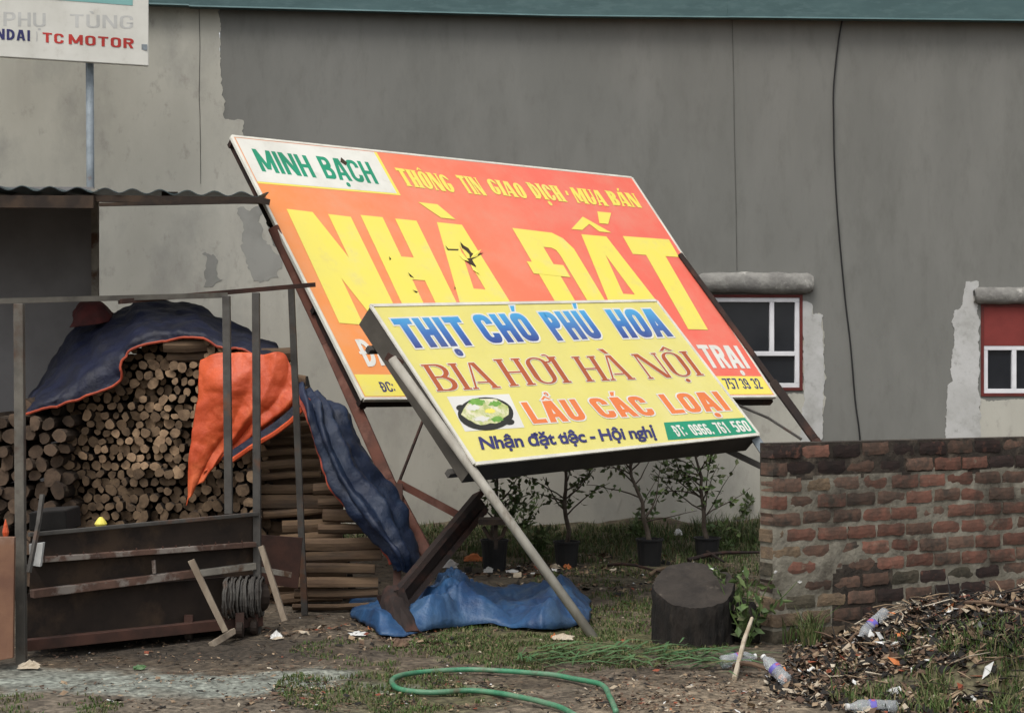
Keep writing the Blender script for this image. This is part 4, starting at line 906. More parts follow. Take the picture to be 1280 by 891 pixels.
def cp(px, py, dy=0): return at(px, py, Yc(px) + dy)
def cpanel(p, dy0, dy1, name, mt, lab=None):
    m = MB(); q0 = [cp(*c_, dy0) for c_ in p]; q1 = [Vector((v.x + dy1 * .0, v.y + dy1, v.z)) for v in q0]; m.hexa(q0 + q1) ; return obj(name, m, mt, cart, label=lab)
cpanel([(38, 668), (319, 642), (319, 676), (38, 698)], .03, .03, 'side_panel', 'soot_metal')
cpanel([(38, 702), (319, 682), (319, 708), (60, 738)], .05, .03, 'side_panel', 'soot_metal')
cpanel([(34, 742), (319, 718), (319, 778), (34, 800)], .08, .03, 'side_panel', 'soot_metal')
m = MB(); m.beam(cp(36, 668), cp(322, 642), .03, .022); bevel(obj('top_rail', m, 'post_steel', cart), .003)
m = MB(); m.beam(cp(40, 700), cp(318, 680), .05, .03); bevel(obj('rail', m, 'rust_rail', cart), .003)
m = MB()
for i in range(16): px = 55 + i * 16.5; py_ = 700 - (px - 40) / 278 * 20; m.beam(cp(px, py_ - 6, -.03), cp(px, py_ + 4, -.03), .008, .006, up=(0, 1, 0))
obj('rail_notches', m, 'rust_dark', cart)
m = MB(); m.beam(cp(40, 742), cp(245, 716), .05, .045); bevel(obj('rail', m, 'rust_rail', cart), .003)
m = MB(); m.beam(cp(248, 716, .02), cp(318, 707, .02), .05, .04); m.beam(cp(318, 710, .1), cp(362, 718, .1), .05, .035); bevel(obj('rail', m, 'post_pale', cart), .003)
m = MB(); m.beam(cp(30, 806), cp(325, 775), .07, .06); bevel(obj('bottom_rail', m, 'rust_dark', cart), .003)
m = MB(); m.beam(cp(192, 700, -.03), cp(193, 716, -.03), .02, .02, up=(0, 1, 0)); obj('rail_hook', m, 'rust_rail', cart)
m = MB(); q = [cp(38, 700, .5), cp(319, 680, .5), cp(319, 778, .5), cp(34, 800, .5)]; m.hexa(q + [v + Vector((0, .03, 0)) for v in q]); q = [cp(38, 798, .05), cp(319, 776, .05), cp(319, 776, .52), cp(38, 798, .52)]; m.hexa(q + [v + Vector((0, 0, .02)) for v in q]); obj('trough', m, 'soot_metal', cart)
q = [cp(322, 668, .35), cp(378, 672, .35), cp(372, 735, .35), cp(322, 728, .35)]; m = MB(); m.hexa(q + [v + Vector((0, .02, 0)) for v in q]); obj('end_plate', m, 'rust_dark', cart, label='rusty triangular end plate')
for (px, py) in ((236, 800), (318, 793), (300, 797)):
    c_ = gr(px, py); c_.z = .05; M_ = Matrix.Rotation(R(90), 3, 'Y'); m = MB(); m.lathe([(.03, -.022), (.05, -.018), (.05, .018), (.03, .022)], c_, 16, M_); wh = obj('wheel', m, 'soot_metal', cart)
    m = MB(); m.beam(c_ + Vector((0, 0, .0)), c_ + Vector((0, 0, .10)), .05, .03); obj('caster_fork', m, 'rust_dark', wh)
m = MB()                                                 # coil of wire on the cart
for k in range(16):
    t = k / 15; cx = cp(282 + 46 * t, 748 - 3 * t, -.03); rr0 = .115 + .012 * math.sin(k * 2.3)
    m.tube([cx + Vector((rnd.uniform(-.005, .005), rr0 * math.cos(a) * .8, rr0 * math.sin(a))) for a in [2 * math.pi * j / 18 for j in range(19)]], .007, 5, cap=False)
tag(obj('wire_coil', m, 'post_steel'), 'round coil of grey wire at the right end of the cart', 'wire')
m = MB(); m.tube([cp(283, 748, .01), cp(328, 745, .01)], .09, 14); tag(obj('drum', m, 'soot_metal'), 'sooty drum inside the wire coil at the end of the cart', 'drum')
for (a, b, lab) in (((239, 700), (282, 789), 'pale wooden stick leaning on the middle of the cart'), ((326, 682), (356, 776), 'pale wooden stick leaning at the right end of the cart'), ((293, 788), (264, 806), 'short wooden offcut under the foot of the leaning stick')):
    m = MB(); m.beam(cp(*a, -.1), cp(*b, -.28), .036, .03, up=(0, 1, 0), jit=.003); bevel(tag(obj('wooden_stick', m, 'pale_wood'), lab, 'stick'), .003)
m = MB(); m.beam(at(48, 655, 9.62), at(36, 715, 9.55), .02, .02); m.beam(at(53, 618, 9.66), at(48, 655, 9.62), .022, .02); tag(obj('iron_rod', m, 'post_steel'), 'thin iron rod leaning beside the left post of the frame', 'rod')
m = MB(); q = [at(36, 640, 10.2), at(82, 637, 10.4), at(84, 664, 10.4), at(36, 664, 10.2)]; m.hexa(q + [v + Vector((0, .35, 0)) for v in q]); bevel(tag(obj('black_tray', m, 'lit_black'), 'black tray on the left end of the cart', 'tray'), .01)
m = MB(); q = [at(36, 680, 9.7), at(54, 678, 9.7), at(50, 708, 9.7), at(38, 706, 9.7)]; m.hexa(q + [v + Vector((0, .04, 0)) for v in q]); tag(obj('white_sack', m, 'lit_white'), 'small white sack hanging at the left end of the cart', 'sack')
m = MB(); m.lathe([(.03, 0), (.036, .012), (.026, .03), (.01, .05)], at(126, 657, 10.15), 9); tag(obj('yellow_cap', m, 'p_yellow_b'), 'small yellow cap lying on the top rail of the cart', 'cap')
m = MB(); q = [at(-40, 670, 9.45), at(18, 671, 9.45), at(16, 822, 9.42), at(-40, 832, 9.4)]; m.hexa(q + [v + Vector((0, .03, 0)) for v in q]); bevel(tag(obj('plywood_board', m, 'ply_red'), 'reddish plywood board standing at the left edge of the picture', 'board'), .003)
m = MB(); m.lathe([(.012, 0), (.018, .03), (.010, .07), (.002, .1)], at(7, 672, 9.5), 8); tag(obj('orange_rag', m, 'orange_tarp'), 'small bright orange rag on top of the plywood board', 'rag')

# ------------------------------------------------------------------ brick wall
bw = thing('brick_wall', 'low weathered red brick wall at the right with mossy dark top courses', 'wall', (1.5, 10.34, 0))
bd = Vector((1, .55, 0)).normalized(); bn = Vector((.55, -1, 0)).normalized(); B0 = Vector(((965 - HX) / F * 10.34, 10.34, 0)); TH = .13
CH = .0975; TOP = EYE - (553 - HY) / F * 10.34; LEN = 3.9
m = MB(); NU, NZ = 160, 52
def bpnt(u, z, off): return B0 + bd * u + bn * off + Vector((0, 0, z))
zz0 = TOP - 13 * CH
ref = {}
for s_ in (0, 1):
    for j in range(NZ + 1):
        for i in range(NU + 1):
            u = .008 + (LEN - .02) * i / NU; z = zz0 + (TOP - .006 - zz0) * j / NZ
            off = (-.004 + .011 * fbm(u * 9, z * 9, s_ * 5, 3) + (.007 * clampf(1.6 - abs(z - .42) * 9) * clampf(1.3 - u))) if s_ == 0 else -TH + .004
            m.v.append(tuple(bpnt(u, z, off)))
idx = lambda s_, i, j: s_ * (NU + 1) * (NZ + 1) + j * (NU + 1) + i
for j in range(NZ):
    for i in range(NU):
        for s_ in (0, 1): m.f.append((idx(s_, i, j), idx(s_, i + 1, j), idx(s_, i + 1, j + 1), idx(s_, i, j + 1))); m.m.append(0)
for i in range(NU): m.f.append((idx(0, i, NZ), idx(0, i + 1, NZ), idx(1, i + 1, NZ), idx(1, i, NZ))); m.m.append(0)
for j in range(NZ):
    for i in (0, NU): m.f.append((idx(0, i, j), idx(0, i, j + 1), idx(1, i, j + 1), idx(1, i, j))); m.m.append(0)
mat('mortar', (.235, .218, .175), (.155, .142, .11), 9, .95, .8, c3=(.06, .05, .04), s3=3.2, lo3=.5, hi3=.68, bdist=.012)
mat('mortar_dark', (.045, .036, .028), (.028, .023, .019), 9, .95, .8, c3=(.10, .08, .06), s3=6, lo3=.55, hi3=.66, bdist=.012)
for q, f_ in enumerate(m.f):
    c_ = sum((Vector(m.v[k]) for k in f_), Vector()) / len(f_)
    if TOP - c_.z < CH * (2.05 + 1.0 * fbm(c_.x * 3, 4, 4) + .5 * fbm(c_.x * 14, c_.z * 14, 4)): m.m[q] = 1
    elif c_.x < 2.3 and c_.x > 1.9 and c_.z < .42 + .2 * fbm(c_.x * 5, 1, 2): m.m[q] = 1
obj('mortar', m, ['mortar', 'mortar_dark'], bw)
mat('brick_red', (.18, .082, .058), (.115, .062, .045), 16, .9, .8, c3=(.20, .16, .12), s3=9, lo3=.6, hi3=.7, rnd_val=.3, bdist=.004, grime=((.05, .042, .033), 3.2, .5, .68))
mat('brick_brown', (.14, .082, .058), (.092, .06, .045), 15, .9, .8, c3=(.05, .042, .034), s3=7, lo3=.52, hi3=.66, rnd_val=.3, bdist=.004, grime=((.045, .037, .03), 3.2, .5, .68))
mat('brick_dark', (.034, .021, .018), (.022, .016, .014), 13, .92, .8, c3=(.11, .05, .035), s3=10, lo3=.56, hi3=.68, rnd_val=.3, bdist=.004)
mat('brick_tan', (.155, .11, .07), (.10, .075, .05), 14, .92, .8, c3=(.10, .07, .05), s3=7, lo3=.5, hi3=.64, rnd_val=.25, bdist=.01)
mat('brick_moss', (.085, .072, .05), (.05, .045, .032), 12, .95, .8, c3=(.15, .12, .09), s3=8, lo3=.56, hi3=.68, rnd_val=.25, bdist=.01)
def brick_mesh(L_, hgt, dep, seed, mt):
    rg = random.Random(seed); m = MB(); nu, nz_ = 5, 3
    for j in range(nz_ + 1):
        for i in range(nu + 1):
            e = (i in (0, nu)) + (j in (0, nz_)); x = L_ * i / nu; z = hgt * j / nz_
            x += rg.uniform(-.006, .006); z += rg.uniform(-.005, .005)
            m.v.append((x, -.001 - rg.uniform(0, .0016) + .0035 * e, z))
    for j in range(nz_):
        for i in range(nu): k = j * (nu + 1) + i; m.f.append((k, k + 1, k + nu + 2, k + nu + 1)); m.m.append(0)
    per = [i for i in range(nu + 1)] + [(j) * (nu + 1) + nu for j in range(1, nz_ + 1)] + [nz_ * (nu + 1) + i for i in range(nu - 1, -1, -1)] + [j * (nu + 1) for j in range(nz_ - 1, 0, -1)]
    b = len(m.v); 
    for k in per: v = m.v[k]; m.v.append((v[0], dep, v[2]))
    n_ = len(per)
    for q in range(n_): m.f.append((per[q], per[(q + 1) % n_], b + (q + 1) % n_, b + q)[::-1]); m.m.append(0)
    m.f.append(tuple(b + q for q in range(n_))[::-1]); m.m.append(0)
    return m.mesh('brick', mt)
BM = {mt: [brick_mesh(.207, CH - .022, TH - .012, 7 * k + 3, mt) for k in range(4)] for mt in ('brick_red', 'brick_brown', 'brick_dark', 'brick_tan', 'brick_moss')}
yaw = math.atan2(bd.y, bd.x); rg = random.Random(5)
for r_ in range(13):
    z = TOP - (r_ + 1) * CH + .004; u = 0 if r_ % 2 else 0
    ends = [.105] if r_ % 2 else []
    pos = []
    if r_ % 2: pos.append((0, .5)); u = .112
    while u + .2 < LEN: pos.append((u, 1)); u += .225
    for (u, sx) in pos:
        if r_ < 1: w_ = {'brick_dark': 7, 'brick_brown': 2, 'brick_red': 1}
        elif r_ < 2: w_ = {'brick_dark': 6, 'brick_brown': 3, 'brick_red': 1}
        elif r_ < 6: w_ = {'brick_red': 6, 'brick_brown': 4, 'brick_dark': 1, 'brick_tan': .8}
        elif r_ < 8: w_ = {'brick_red': 4, 'brick_brown': 3, 'brick_moss': 3, 'brick_tan': 1} if u < 1.0 else {'brick_red': 5, 'brick_brown': 4, 'brick_moss': 1}
        else: w_ = {'brick_tan': 6, 'brick_moss': 3, 'brick_brown': 1.5} if u < .45 else ({'brick_dark': 2.5, 'brick_brown': 4, 'brick_moss': 4} if u < .9 else {'brick_red': 3, 'brick_brown': 4, 'brick_moss': 4, 'brick_dark': 2})
        mt = rg.choices(list(w_), list(w_.values()))[0]
        p = bpnt(u + rg.uniform(-.006, .006), z + rg.uniform(-.004, .004), rg.uniform(-.004, .008))
        dup_piece(None, bw, p, (rg.uniform(-.015, .015), rg.uniform(-.014, .014), yaw + rg.uniform(-.015, .015)), (sx * rg.uniform(.95, 1.0), 1, rg.uniform(.93, 1.0)), BM[mt][rg.randrange(4)], 'brick')
# a smear of spilled cement over the courses
# ------------------------------------------------------------------ stump
stp_ = thing('chopping_stump', 'wide black chopping stump with slanted worn top beside the brick wall', 'stump', gr(872, 812))
c0 = gr(872, 808); c0.y += .2; m = MB(); SEG = 96; rg = random.Random(3)
offs = [1 + .14 * fbm(math.cos(6.283 * j / SEG) * 1.6, math.sin(6.283 * j / SEG) * 1.6, 2) + .05 * fbm(math.cos(6.283 * j / SEG) * 9, math.sin(6.283 * j / SEG) * 9, 5) for j in range(SEG)]
def topz(x, y): return .33 + .44 * y + .03 * x
lv = [0, .12, .25, .4, .55, .7, .82, .93, 1.0]
for k, t in enumerate(lv):
    for j in range(SEG):
        a = 6.283 * j / SEG; rr0 = .243 * offs[j] * (1.05 if k == 0 else 1.0 if k < 8 else .965) * (1 + (.14 * fbm(math.cos(a) * 7, math.sin(a) * 7, t * 2.5, 5) - .07 * max(0, math.cos(a - .1)) ** 2 * math.sin(t * 3.1) if 0 < k < 8 else 0)); x, y = rr0 * math.cos(a), rr0 * math.sin(a)
        m.v.append((c0.x + x, c0.y + y, -.03 + (topz(x, y) + .03) * t))
for k in range(8):
    for j in range(SEG): a = k * SEG + j; b = k * SEG + (j + 1) % SEG; m.f.append((a, b, b + SEG, a + SEG)); m.m.append(0)
obj('bark', m, 'stump_side', stp_, smooth=True)
m = MB(); m.v.append((c0.x, c0.y, c0.z + .33)); RG_ = 6
for q in range(1, RG_ + 1):
    for j in range(SEG):
        a = 6.283 * j / SEG; rr0 = .243 * offs[j] * .966 * q / RG_; x, y = rr0 * math.cos(a), rr0 * math.sin(a); m.v.append((c0.x + x, c0.y + y, topz(x, y) + (.035 * fbm(x * 9, y * 9, 1) if q < RG_ else 0) + .001))
for j in range(SEG): m.f.append((0, 1 + j, 1 + (j + 1) % SEG)); m.m.append(0)
for q in range(RG_ - 1):
    for j in range(SEG): a = 1 + q * SEG + j; b = 1 + q * SEG + (j + 1) % SEG; m.f.append((a, a + SEG, b + SEG, b)); m.m.append(0)
obj('cut_top', m, 'stump_top', stp_, smooth=True)
c5 = gr(940, 806); m = MB(); NA, NB = 20, 12  # dark lump added to stand in for the shaded hollow beside the stump
for k in range(NB + 1):
    for q in range(NA):
        a = 6.283 * q / NA; b = math.pi * k / NB; v = Vector((math.sin(b) * math.cos(a), math.sin(b) * math.sin(a), math.cos(b))); rr0 = .13 * (1 + .6 * fbm(v.x * 2, v.y * 2, v.z * 2 + 4))
        m.v.append(tuple(c5 + Vector((v.x * rr0 * .75, .22 + v.y * rr0, .09 + v.z * rr0 * 1.1))))
for k in range(NB):
    for q in range(NA): m.f.append((k * NA + q, k * NA + (q + 1) % NA, (k + 1) * NA + (q + 1) % NA, (k + 1) * NA + q)); m.m.append(0)
tag(obj('hollow_shade_lump', m, 'stump_side', smooth=True), 'small dark lump added for the shaded hollow between the stump and the brick wall', 'wood')

# ------------------------------------------------------------------ vegetation
def leaf(m, p, L_, wd_, d, up, mi):
    d = d.normalized(); s = d.cross(up); s = s.normalized() if s.length > 1e-4 else Vector((1, 0, 0)); n_ = s.cross(d)
    a = p; b = p + d * L_ * .5 + s * wd_ / 2 + n_ * L_ * .05; c = p + d * L_ - n_ * L_ * .08; e = p + d * L_ * .5 - s * wd_ / 2 + n_ * L_ * .05
    k = len(m.v); m.v += [tuple(a), tuple(b), tuple(c), tuple(e), tuple(p + d * L_ * .5 - n_ * L_ * .02)]; m.f += [(k, k + 1, k + 4), (k + 1, k + 2, k + 4), (k + 4, k + 2, k + 3), (k, k + 4, k + 3)]; m.m += [mi] * 4
def rv(rg): return Vector((rg.gauss(0, 1), rg.gauss(0, 1), rg.gauss(0, 1))).normalized()
def potted(pxb, pyb, pxt, pyt, potr, poth, spread, nb, nl, label, seed, lean=0, bushy=0):
    rg = random.Random(seed); base = gr(pxb, pyb); Y = base.y; z0 = gz(base.x, Y); base.z = z0
    t = thing('potted_tree', label, 'potted plant', base, 'potted young trees in front of the grey wall')
    m = MB(); m.lathe([(potr * .8, -.02), (potr * .84, poth * .3), (potr * .97, poth * .92), (potr * 1.05, poth * .93), (potr * 1.05, poth), (potr * .95, poth), (potr * .93, poth * .9)], base, 18); obj('pot', m, 'pot', t)
    m = MB(); m.lathe([(.001, poth * .86), (potr * .93, poth * .88), (potr * .93, poth * .885), (.001, poth * .9)], base, 12); obj('soil', m, 'lit_brown', t)
    top = at(pxt, pyt, Y); H = top.z - base.z; pts = []
    for k in range(9):
        s = k / 8; p = base + Vector((0, 0, poth * .85)) + (top - base - Vector((0, 0, poth * .85))) * s; p += Vector((nz(k * .5, seed), nz(k * .5, seed + 9), 0)) * .05; pts.append(p)
    tr = MB(); tr.tube(pts, [.022 - .0145 * k / 8 for k in range(9)], 7); fo = MB(); rg2 = rg
    for b in range(nb):
        s = rg.uniform(.18, .98); k = min(7, int(s * 8)); p = pts[k].lerp(pts[k + 1], s * 8 - k); a = rg.uniform(0, 6.283); ln = spread * (1.15 - .6 * s) * rg.uniform(.6, 1.15)
        d = Vector((math.cos(a), math.sin(a) * .8, rg.uniform(.25, .9))).normalized(); bp = [p]
        for q in range(5): d = (d + rv(rg) * .28 + Vector((0, 0, .05))).normalized(); bp.append(bp[-1] + d * ln / 5)
        tr.tube(bp, [.0075, .0065, .005, .004, .003, .002], 4)
        for q in range(nl):
            s2 = rg.uniform(.25, 1) * 4.99; kk = int(s2); lp = bp[kk].lerp(bp[kk + 1], s2 - kk); off = rv(rg) * .035
            if rg.random() < .5: tr.tube([lp, lp + off], .0016, 3, cap=False)
            leaf(fo, lp + off, rg.uniform(.045, .08), rg.uniform(.026, .044), (rv(rg) + Vector((0, 0, -.3)) + d * .5), rv(rg), rg.choices((0, 1, 2), (5, 2, 3))[0])
    obj('trunk', tr, 'trunk_bark', t); o = obj('foliage', fo, ['leaf_a', 'leaf_b', 'leaf_c'], t, kind='stuff')
potted(618, 712, 622, 560, .11, .24, .36, 16, 18, 'leafy young potted tree half hidden behind the pale leg', 31)
potted(708, 708, 706, 545, .105, .22, .48, 22, 10, 'thin potted tree with a straight dark trunk, second from the left', 32)
potted(812, 707, 780, 545, .11, .22, .50, 22, 8, 'sparse potted tree leaning left, third from the left', 33)
potted(884, 698, 868, 548, .11, .20, .55, 28, 13, 'fullest potted tree at the right next to the brick wall', 34)
# broad leaved weeds
def weed(px, py, h, n_, label, seed, spread=.22, mats=('leaf_b', 'leaf_a', 'leaf_c'), name='weed', size=(.05, .1), stems=8, flower=False, cat='plant'):
    rg = random.Random(seed); b = gr(px, py); b.z = gz(b.x, b.y) - .01; t = thing(name, label, cat, b)
    st = MB(); lf = MB()
    for s in range(stems):
        a = rg.uniform(0, 6.28); p = [b]; d = Vector((math.cos(a) * .4, math.sin(a) * .3, 1)).normalized()
        for q in range(5): d = (d + rv(rg) * .2).normalized(); p.append(p[-1] + d * h / 5 * rg.uniform(.7, 1.1))
        st.tube(p, [.005, .0045, .004, .003, .0025, .0015], 4)
        for q in range(n_): s2 = rg.uniform(.8, 4.99); k = int(s2); leaf(lf, p[k].lerp(p[k + 1], s2 - k), rg.uniform(*size), rg.uniform(*size) * .5, rv(rg) + Vector((0, 0, .3)), rv(rg), rg.randrange(3))
        if flower: leaf(lf, p[-1], .03, .02, rv(rg), rv(rg), 3); 
    obj('stems', st, 'grass_a', t); obj('foliage', lf, list(mats) + ['lit_white'], t, kind='stuff'); return t
weed(934, 806, .52, 17, 'light green weed with small pale flowers between the stump and the brick wall', 51, flower=True, size=(.04, .10))
weed(668, 700, .35, 12, 'low green weed left of the second potted tree', 52, stems=7)
weed(800, 680, .30, 12, 'low green weed beside the third potted tree', 53, stems=6)
weed(905, 690, .28, 10, 'low weed at the foot of the brick wall end behind the stump', 54, stems=8)
weed(925, 665, .34, 10, 'tangled green weed against the grey wall by the brick wall', 55, stems=10)
weed(655, 672, .40, 14, 'green fern-like weed just behind the pale leg', 56, stems=8, size=(.04, .08))
m = MB(); m.tube([gr(918, 848, .01), gr(930, 800, .12), at(940, 772, 9.9)], [.014, .012, .009], 7); tag(obj('stake', m, 'lit_pale'), 'pale bent stick standing beside the stump', 'stick')
# grass
def grass_patch(name, blobs, seed, hgt, mats_, label):
    rg = random.Random(seed); m = MB()
    for (cx, cy, rx, ry, n_, hh) in blobs:
        wspec = rx < 0                                   # negative radius: a rectangle in metres instead of a photo blob
        for _ in range(n_):
            a = rg.uniform(0, 6.28); q = math.sqrt(rg.random()) * 1.05; px = cx + rx * q * math.cos(a); py = cy + ry * q * math.sin(a)
            if py < 655 and not wspec: continue
            p = Vector((rg.uniform(cx, -rx), rg.uniform(cy, ry), 0)) if wspec else gr(px, py)
            if p.y > 17: continue
            if fbm(p.x * 3, p.y * 3, seed, 3) < (-.06 if not wspec else -.2): continue
            p.z = gz(p.x, p.y) - .005
            h = hh * rg.uniform(.4, 1.1); a = rg.uniform(0, 6.28); d = Vector((math.cos(a), math.sin(a), 0)); w_ = rg.uniform(.0025, .005); s = Vector((-d.y, d.x, 0)) * w_
            q1 = p + Vector((0, 0, h * .6)) + d * h * .18; q2 = p + Vector((0, 0, h * .9)) + d * h * rg.uniform(.3, .8); k = len(m.v)
            m.v += [tuple(p - s), tuple(p + s), tuple(q1 + s * .7), tuple(q1 - s * .7), tuple(q2)]; mi = rg.choices((0, 1, 2), (5, 3, 1.3))[0]; m.f += [(k, k + 1, k + 2, k + 3), (k + 3, k + 2, k + 4)]; m.m += [mi, mi]
    o = obj(name, m, mats_); return tag(o, label, 'grass', kind='stuff')
grass_patch('grass', [(720, 795, 190, 44, 14000, .032), (560, 812, 190, 16, 3500, .028), (480, 862, 130, 34, 6000, .035), (60, 885, 90, 16, 1200, .03), (820, 735, 150, 30, 5000, .05), (560, 800, 120, 18, 1500, .03)], 3, .05, ['grass_a', 'grass_b', 'grass_dry'], 'short patchy grass between the signs and the hose')
grass_patch('grass', [(1150, 872, 110, 24, 1100, .08), (1230, 880, 80, 24, 1700, .11), (1000, 800, 22, 12, 260, .20), (1085, 862, 50, 22, 420, .10), (1010, 806, 14, 8, 160, .26), (1090, 752, 40, 6, 200, .12)], 4, .1, ['grass_a', 'grass_b', 'grass_dry'], 'taller grass growing through the rubbish mound in the right corner')
grass_patch('grass', [(770, 683, 240, 22, 9000, .09), (930, 672, 60, 12, 1800, .2), (770, 674, 250, 9, 6000, .07), (580, 682, 80, 10, 1200, .06), (-1.6, 15.4, -3.1, 16.95, 9000, .09), (600, 700, 60, 12, 700, .05), (900, 720, 60, 30, 1500, .08)], 5, .1, ['leaf_c', 'grass_a', 'grass_dry'], 'rough dark ground cover along the foot of the grey wall')
# cut fronds lying by the stump
rg = random.Random(12); m = MB()
for k in range(230):
    px = rg.uniform(640, 905); py = 829 + rg.gauss(0, 7) + (px - 640) * .01; p = gr(px, py); p.z = gz(p.x, p.y) + rg.uniform(.01, .05); a = rg.gauss(.05, .6); L_ = rg.uniform(.06, .42)
    d = Vector((math.cos(a), math.sin(a), rg.uniform(-.05, .08))); s = Vector((-d.y, d.x, rg.uniform(-.4, .4))).normalized() * rg.uniform(.004, .010); mid = p + d * L_ * .5 + Vector((0, 0, .02)); e = p + d * L_
    k0 = len(m.v); m.v += [tuple(p - s * .5), tuple(p + s * .5), tuple(mid + s), tuple(mid - s), tuple(e)]; m.f += [(k0, k0 + 1, k0 + 2, k0 + 3), (k0 + 3, k0 + 2, k0 + 4)]; mi = rg.choices((0, 1), (4, 1))[0]; m.m += [mi] * 2
tag(obj('cut_stalks', m, ['frond', 'grass_b']), 'scattered fresh green leaf stalks lying in front of the stump', 'leaves', kind='stuff')

# ------------------------------------------------------------------ hose
hp = [(770, 900), (762, 880), (752, 864), (715, 856), (670, 849), (600, 844), (545, 845), (505, 850), (490, 858), (500, 868), (540, 872), (590, 870), (635, 876), (690, 890), (720, 905)]
m = MB(); P = []
for p in hp: v = gr(*p); P.append(v)
P = crom(P, 8)
for v in P: v.z = .035 * fbm(v.x * .8, v.y * .8, 3) + .03
m.tube(P, .0135, 10); tag(obj('garden_hose', m, 'hose', smooth=True), 'green rubber garden hose looped on the ground in front', 'hose')

# ------------------------------------------------------------------ bottles
def bottle(p, d, label, L_=.22, r=.033):
    p = Vector(p); d = Vector(d).normalized(); q = d.to_track_quat('Z', 'Y').to_matrix(); t = thing('plastic_bottle', label, 'bottle', p, 'empty water bottles thrown on the ground')
    pr = [(r * .75, 0), (r, .008), (r * .93, L_ * .10), (r, L_ * .16), (r * .92, L_ * .24), (r, L_ * .32), (r, L_ * .55), (r * .93, L_ * .6), (r, L_ * .66), (r * .9, L_ * .76), (r * .5, L_ * .88), (r * .38, L_ * .93), (r * .38, L_ * .95)]
    m = MB(); m.lathe(pr, p, 18, q); obj('bottle_body', m, 'bottle_plastic', t, smooth=True)
    m = MB(); m.lathe([(r * 1.012, L_ * .43), (r * 1.02, L_ * .44), (r * 1.02, L_ * .54), (r * 1.012, L_ * .55)], p, 18, q); lb = obj('bottle_label', m, 'bottle_label', t, smooth=True)
    m = MB(); m.lathe([(r * 1.03, L_ * .45), (r * 1.03, L_ * .52)], p, 18, q); m.f = m.f[3:7]; m.m = m.m[3:7]; obj('label_mark', m, 'bottle_pink', lb)
    m = MB(); m.lathe([(r * .45, L_ * .94), (r * .45, L_ * 1.0)], p, 12, q); obj('bottle_cap', m, 'bottle_white', t)
    return t
def gp(px, py, h=0.0):
    Y = 9.0
    for _ in range(30):
        p = at(px, py, Y); e = p.z - (gz(p.x, p.y) + h); Y += e * Y / EYE * .8
    p = at(px, py, Y); return p
a = gr(901, 827, .035); bottle(a, (1, .22, .12), 'empty clear bottle with purple label lying at the foot of the stump', .2, .036)
a = gr(984, 851, .035); bottle(a, (-.42, .45, .42), 'crushed small bottle on bare soil between the stump and the mound', .19, .034)
b = gp(1074, 797, .045); a = at(1108, 765, b.y + .12); bottle(a, b - a, 'clear bottle with purple label tilted on the side of the rubbish mound', .25, .036)
a = gp(1122, 884, .03); b = gp(1060, 883, .03); bottle(a, b - a, 'water bottle with purple label lying in the grass at the bottom edge', .24, .036)

# ------------------------------------------------------------------ rubbish: chips, leaves, sticks
def litter(name, label, spec, seed, mats_, wts, cat, flat=True):
    rg = random.Random(seed); m = MB()
    for (cx, cy, rx, ry, n_, s0, s1) in spec:
        for _ in range(n_):
            a = rg.uniform(0, 6.28); q = math.sqrt(rg.random()) * 1.02; p = gp(cx + rx * q * math.cos(a), cy + ry * q * math.sin(a), .006) if cx > 980 else gr(cx + rx * q * math.cos(a), cy + ry * q * math.sin(a))
            p.z = gz(p.x, p.y) + rg.uniform(.002, .018)
            if p.y > 16.9: continue
            L_ = rg.uniform(s0, s1) * (1 if rg.random() < .8 else 1.8); w_ = L_ * rg.choice((.18, .3, .5, .8)); a = rg.uniform(0, 6.28); tl = rg.gauss(0, .3 if cx < 980 else .7)
            if cx < 980 and fbm(p.x * 2.2, p.y * 2.2, seed, 3) + rg.gauss(0, .12) < .0: continue
            d = Vector((math.cos(a), math.sin(a), tl)).normalized(); s = d.cross(Vector((rg.gauss(0, .3), rg.gauss(0, .3), 1))).normalized(); n_2 = s.cross(d)
            mi = rg.choices(range(len(mats_)), wts)[0]; c = p; k = len(m.v); h = n_2 * L_ * rg.uniform(.03, .15)
            m.v += [tuple(c - d * L_ / 2), tuple(c + s * w_ / 2 - d * L_ * .1 + h), tuple(c + d * L_ / 2 + h * .5), tuple(c - s * w_ / 2 + d * L_ * .12), tuple(c + h * 1.3)]
            m.f += [(k, k + 1, k + 4), (k + 1, k + 2, k + 4), (k + 2, k + 3, k + 4), (k + 3, k, k + 4)]; m.m += [mi] * 4
    o = obj(name, m, mats_); return tag(o, label, cat, kind='stuff')
LM = ['lit_brown', 'lit_tan', 'lit_pale', 'lit_white', 'lit_red', 'lit_black', 'lit_orange']
litter('ground_litter', 'dead leaves chips and bits of rubbish strewn over the bare ground', [(640, 790, 640, 105, 11000, .010, .026), (480, 790, 150, 22, 900, .015, .05), (620, 716, 110, 14, 450, .02, .06), (760, 720, 180, 25, 1400, .02, .06), (350, 870, 330, 24, 1500, .012, .03), (880, 870, 160, 30, 2600, .008, .03), (500, 870, 160, 20, 900, .01, .03)], 71, LM, (8, 4, 1.2, .25, .5, 6, .05), 'litter')
litter('mound_litter', 'heap of charred leaves straw and chips piled against the brick wall', [(1200, 790, 200, 60, 15000, .02, .075), (1160, 850, 200, 44, 6000, .02, .06), (1040, 815, 60, 34, 1800, .015, .045)], 72, LM, (7, 3.6, 1.7, .5, .6, 11, .05), 'rubbish')
rg = random.Random(19); m = MB()                          # straw, stalks and strips of bark in the heap
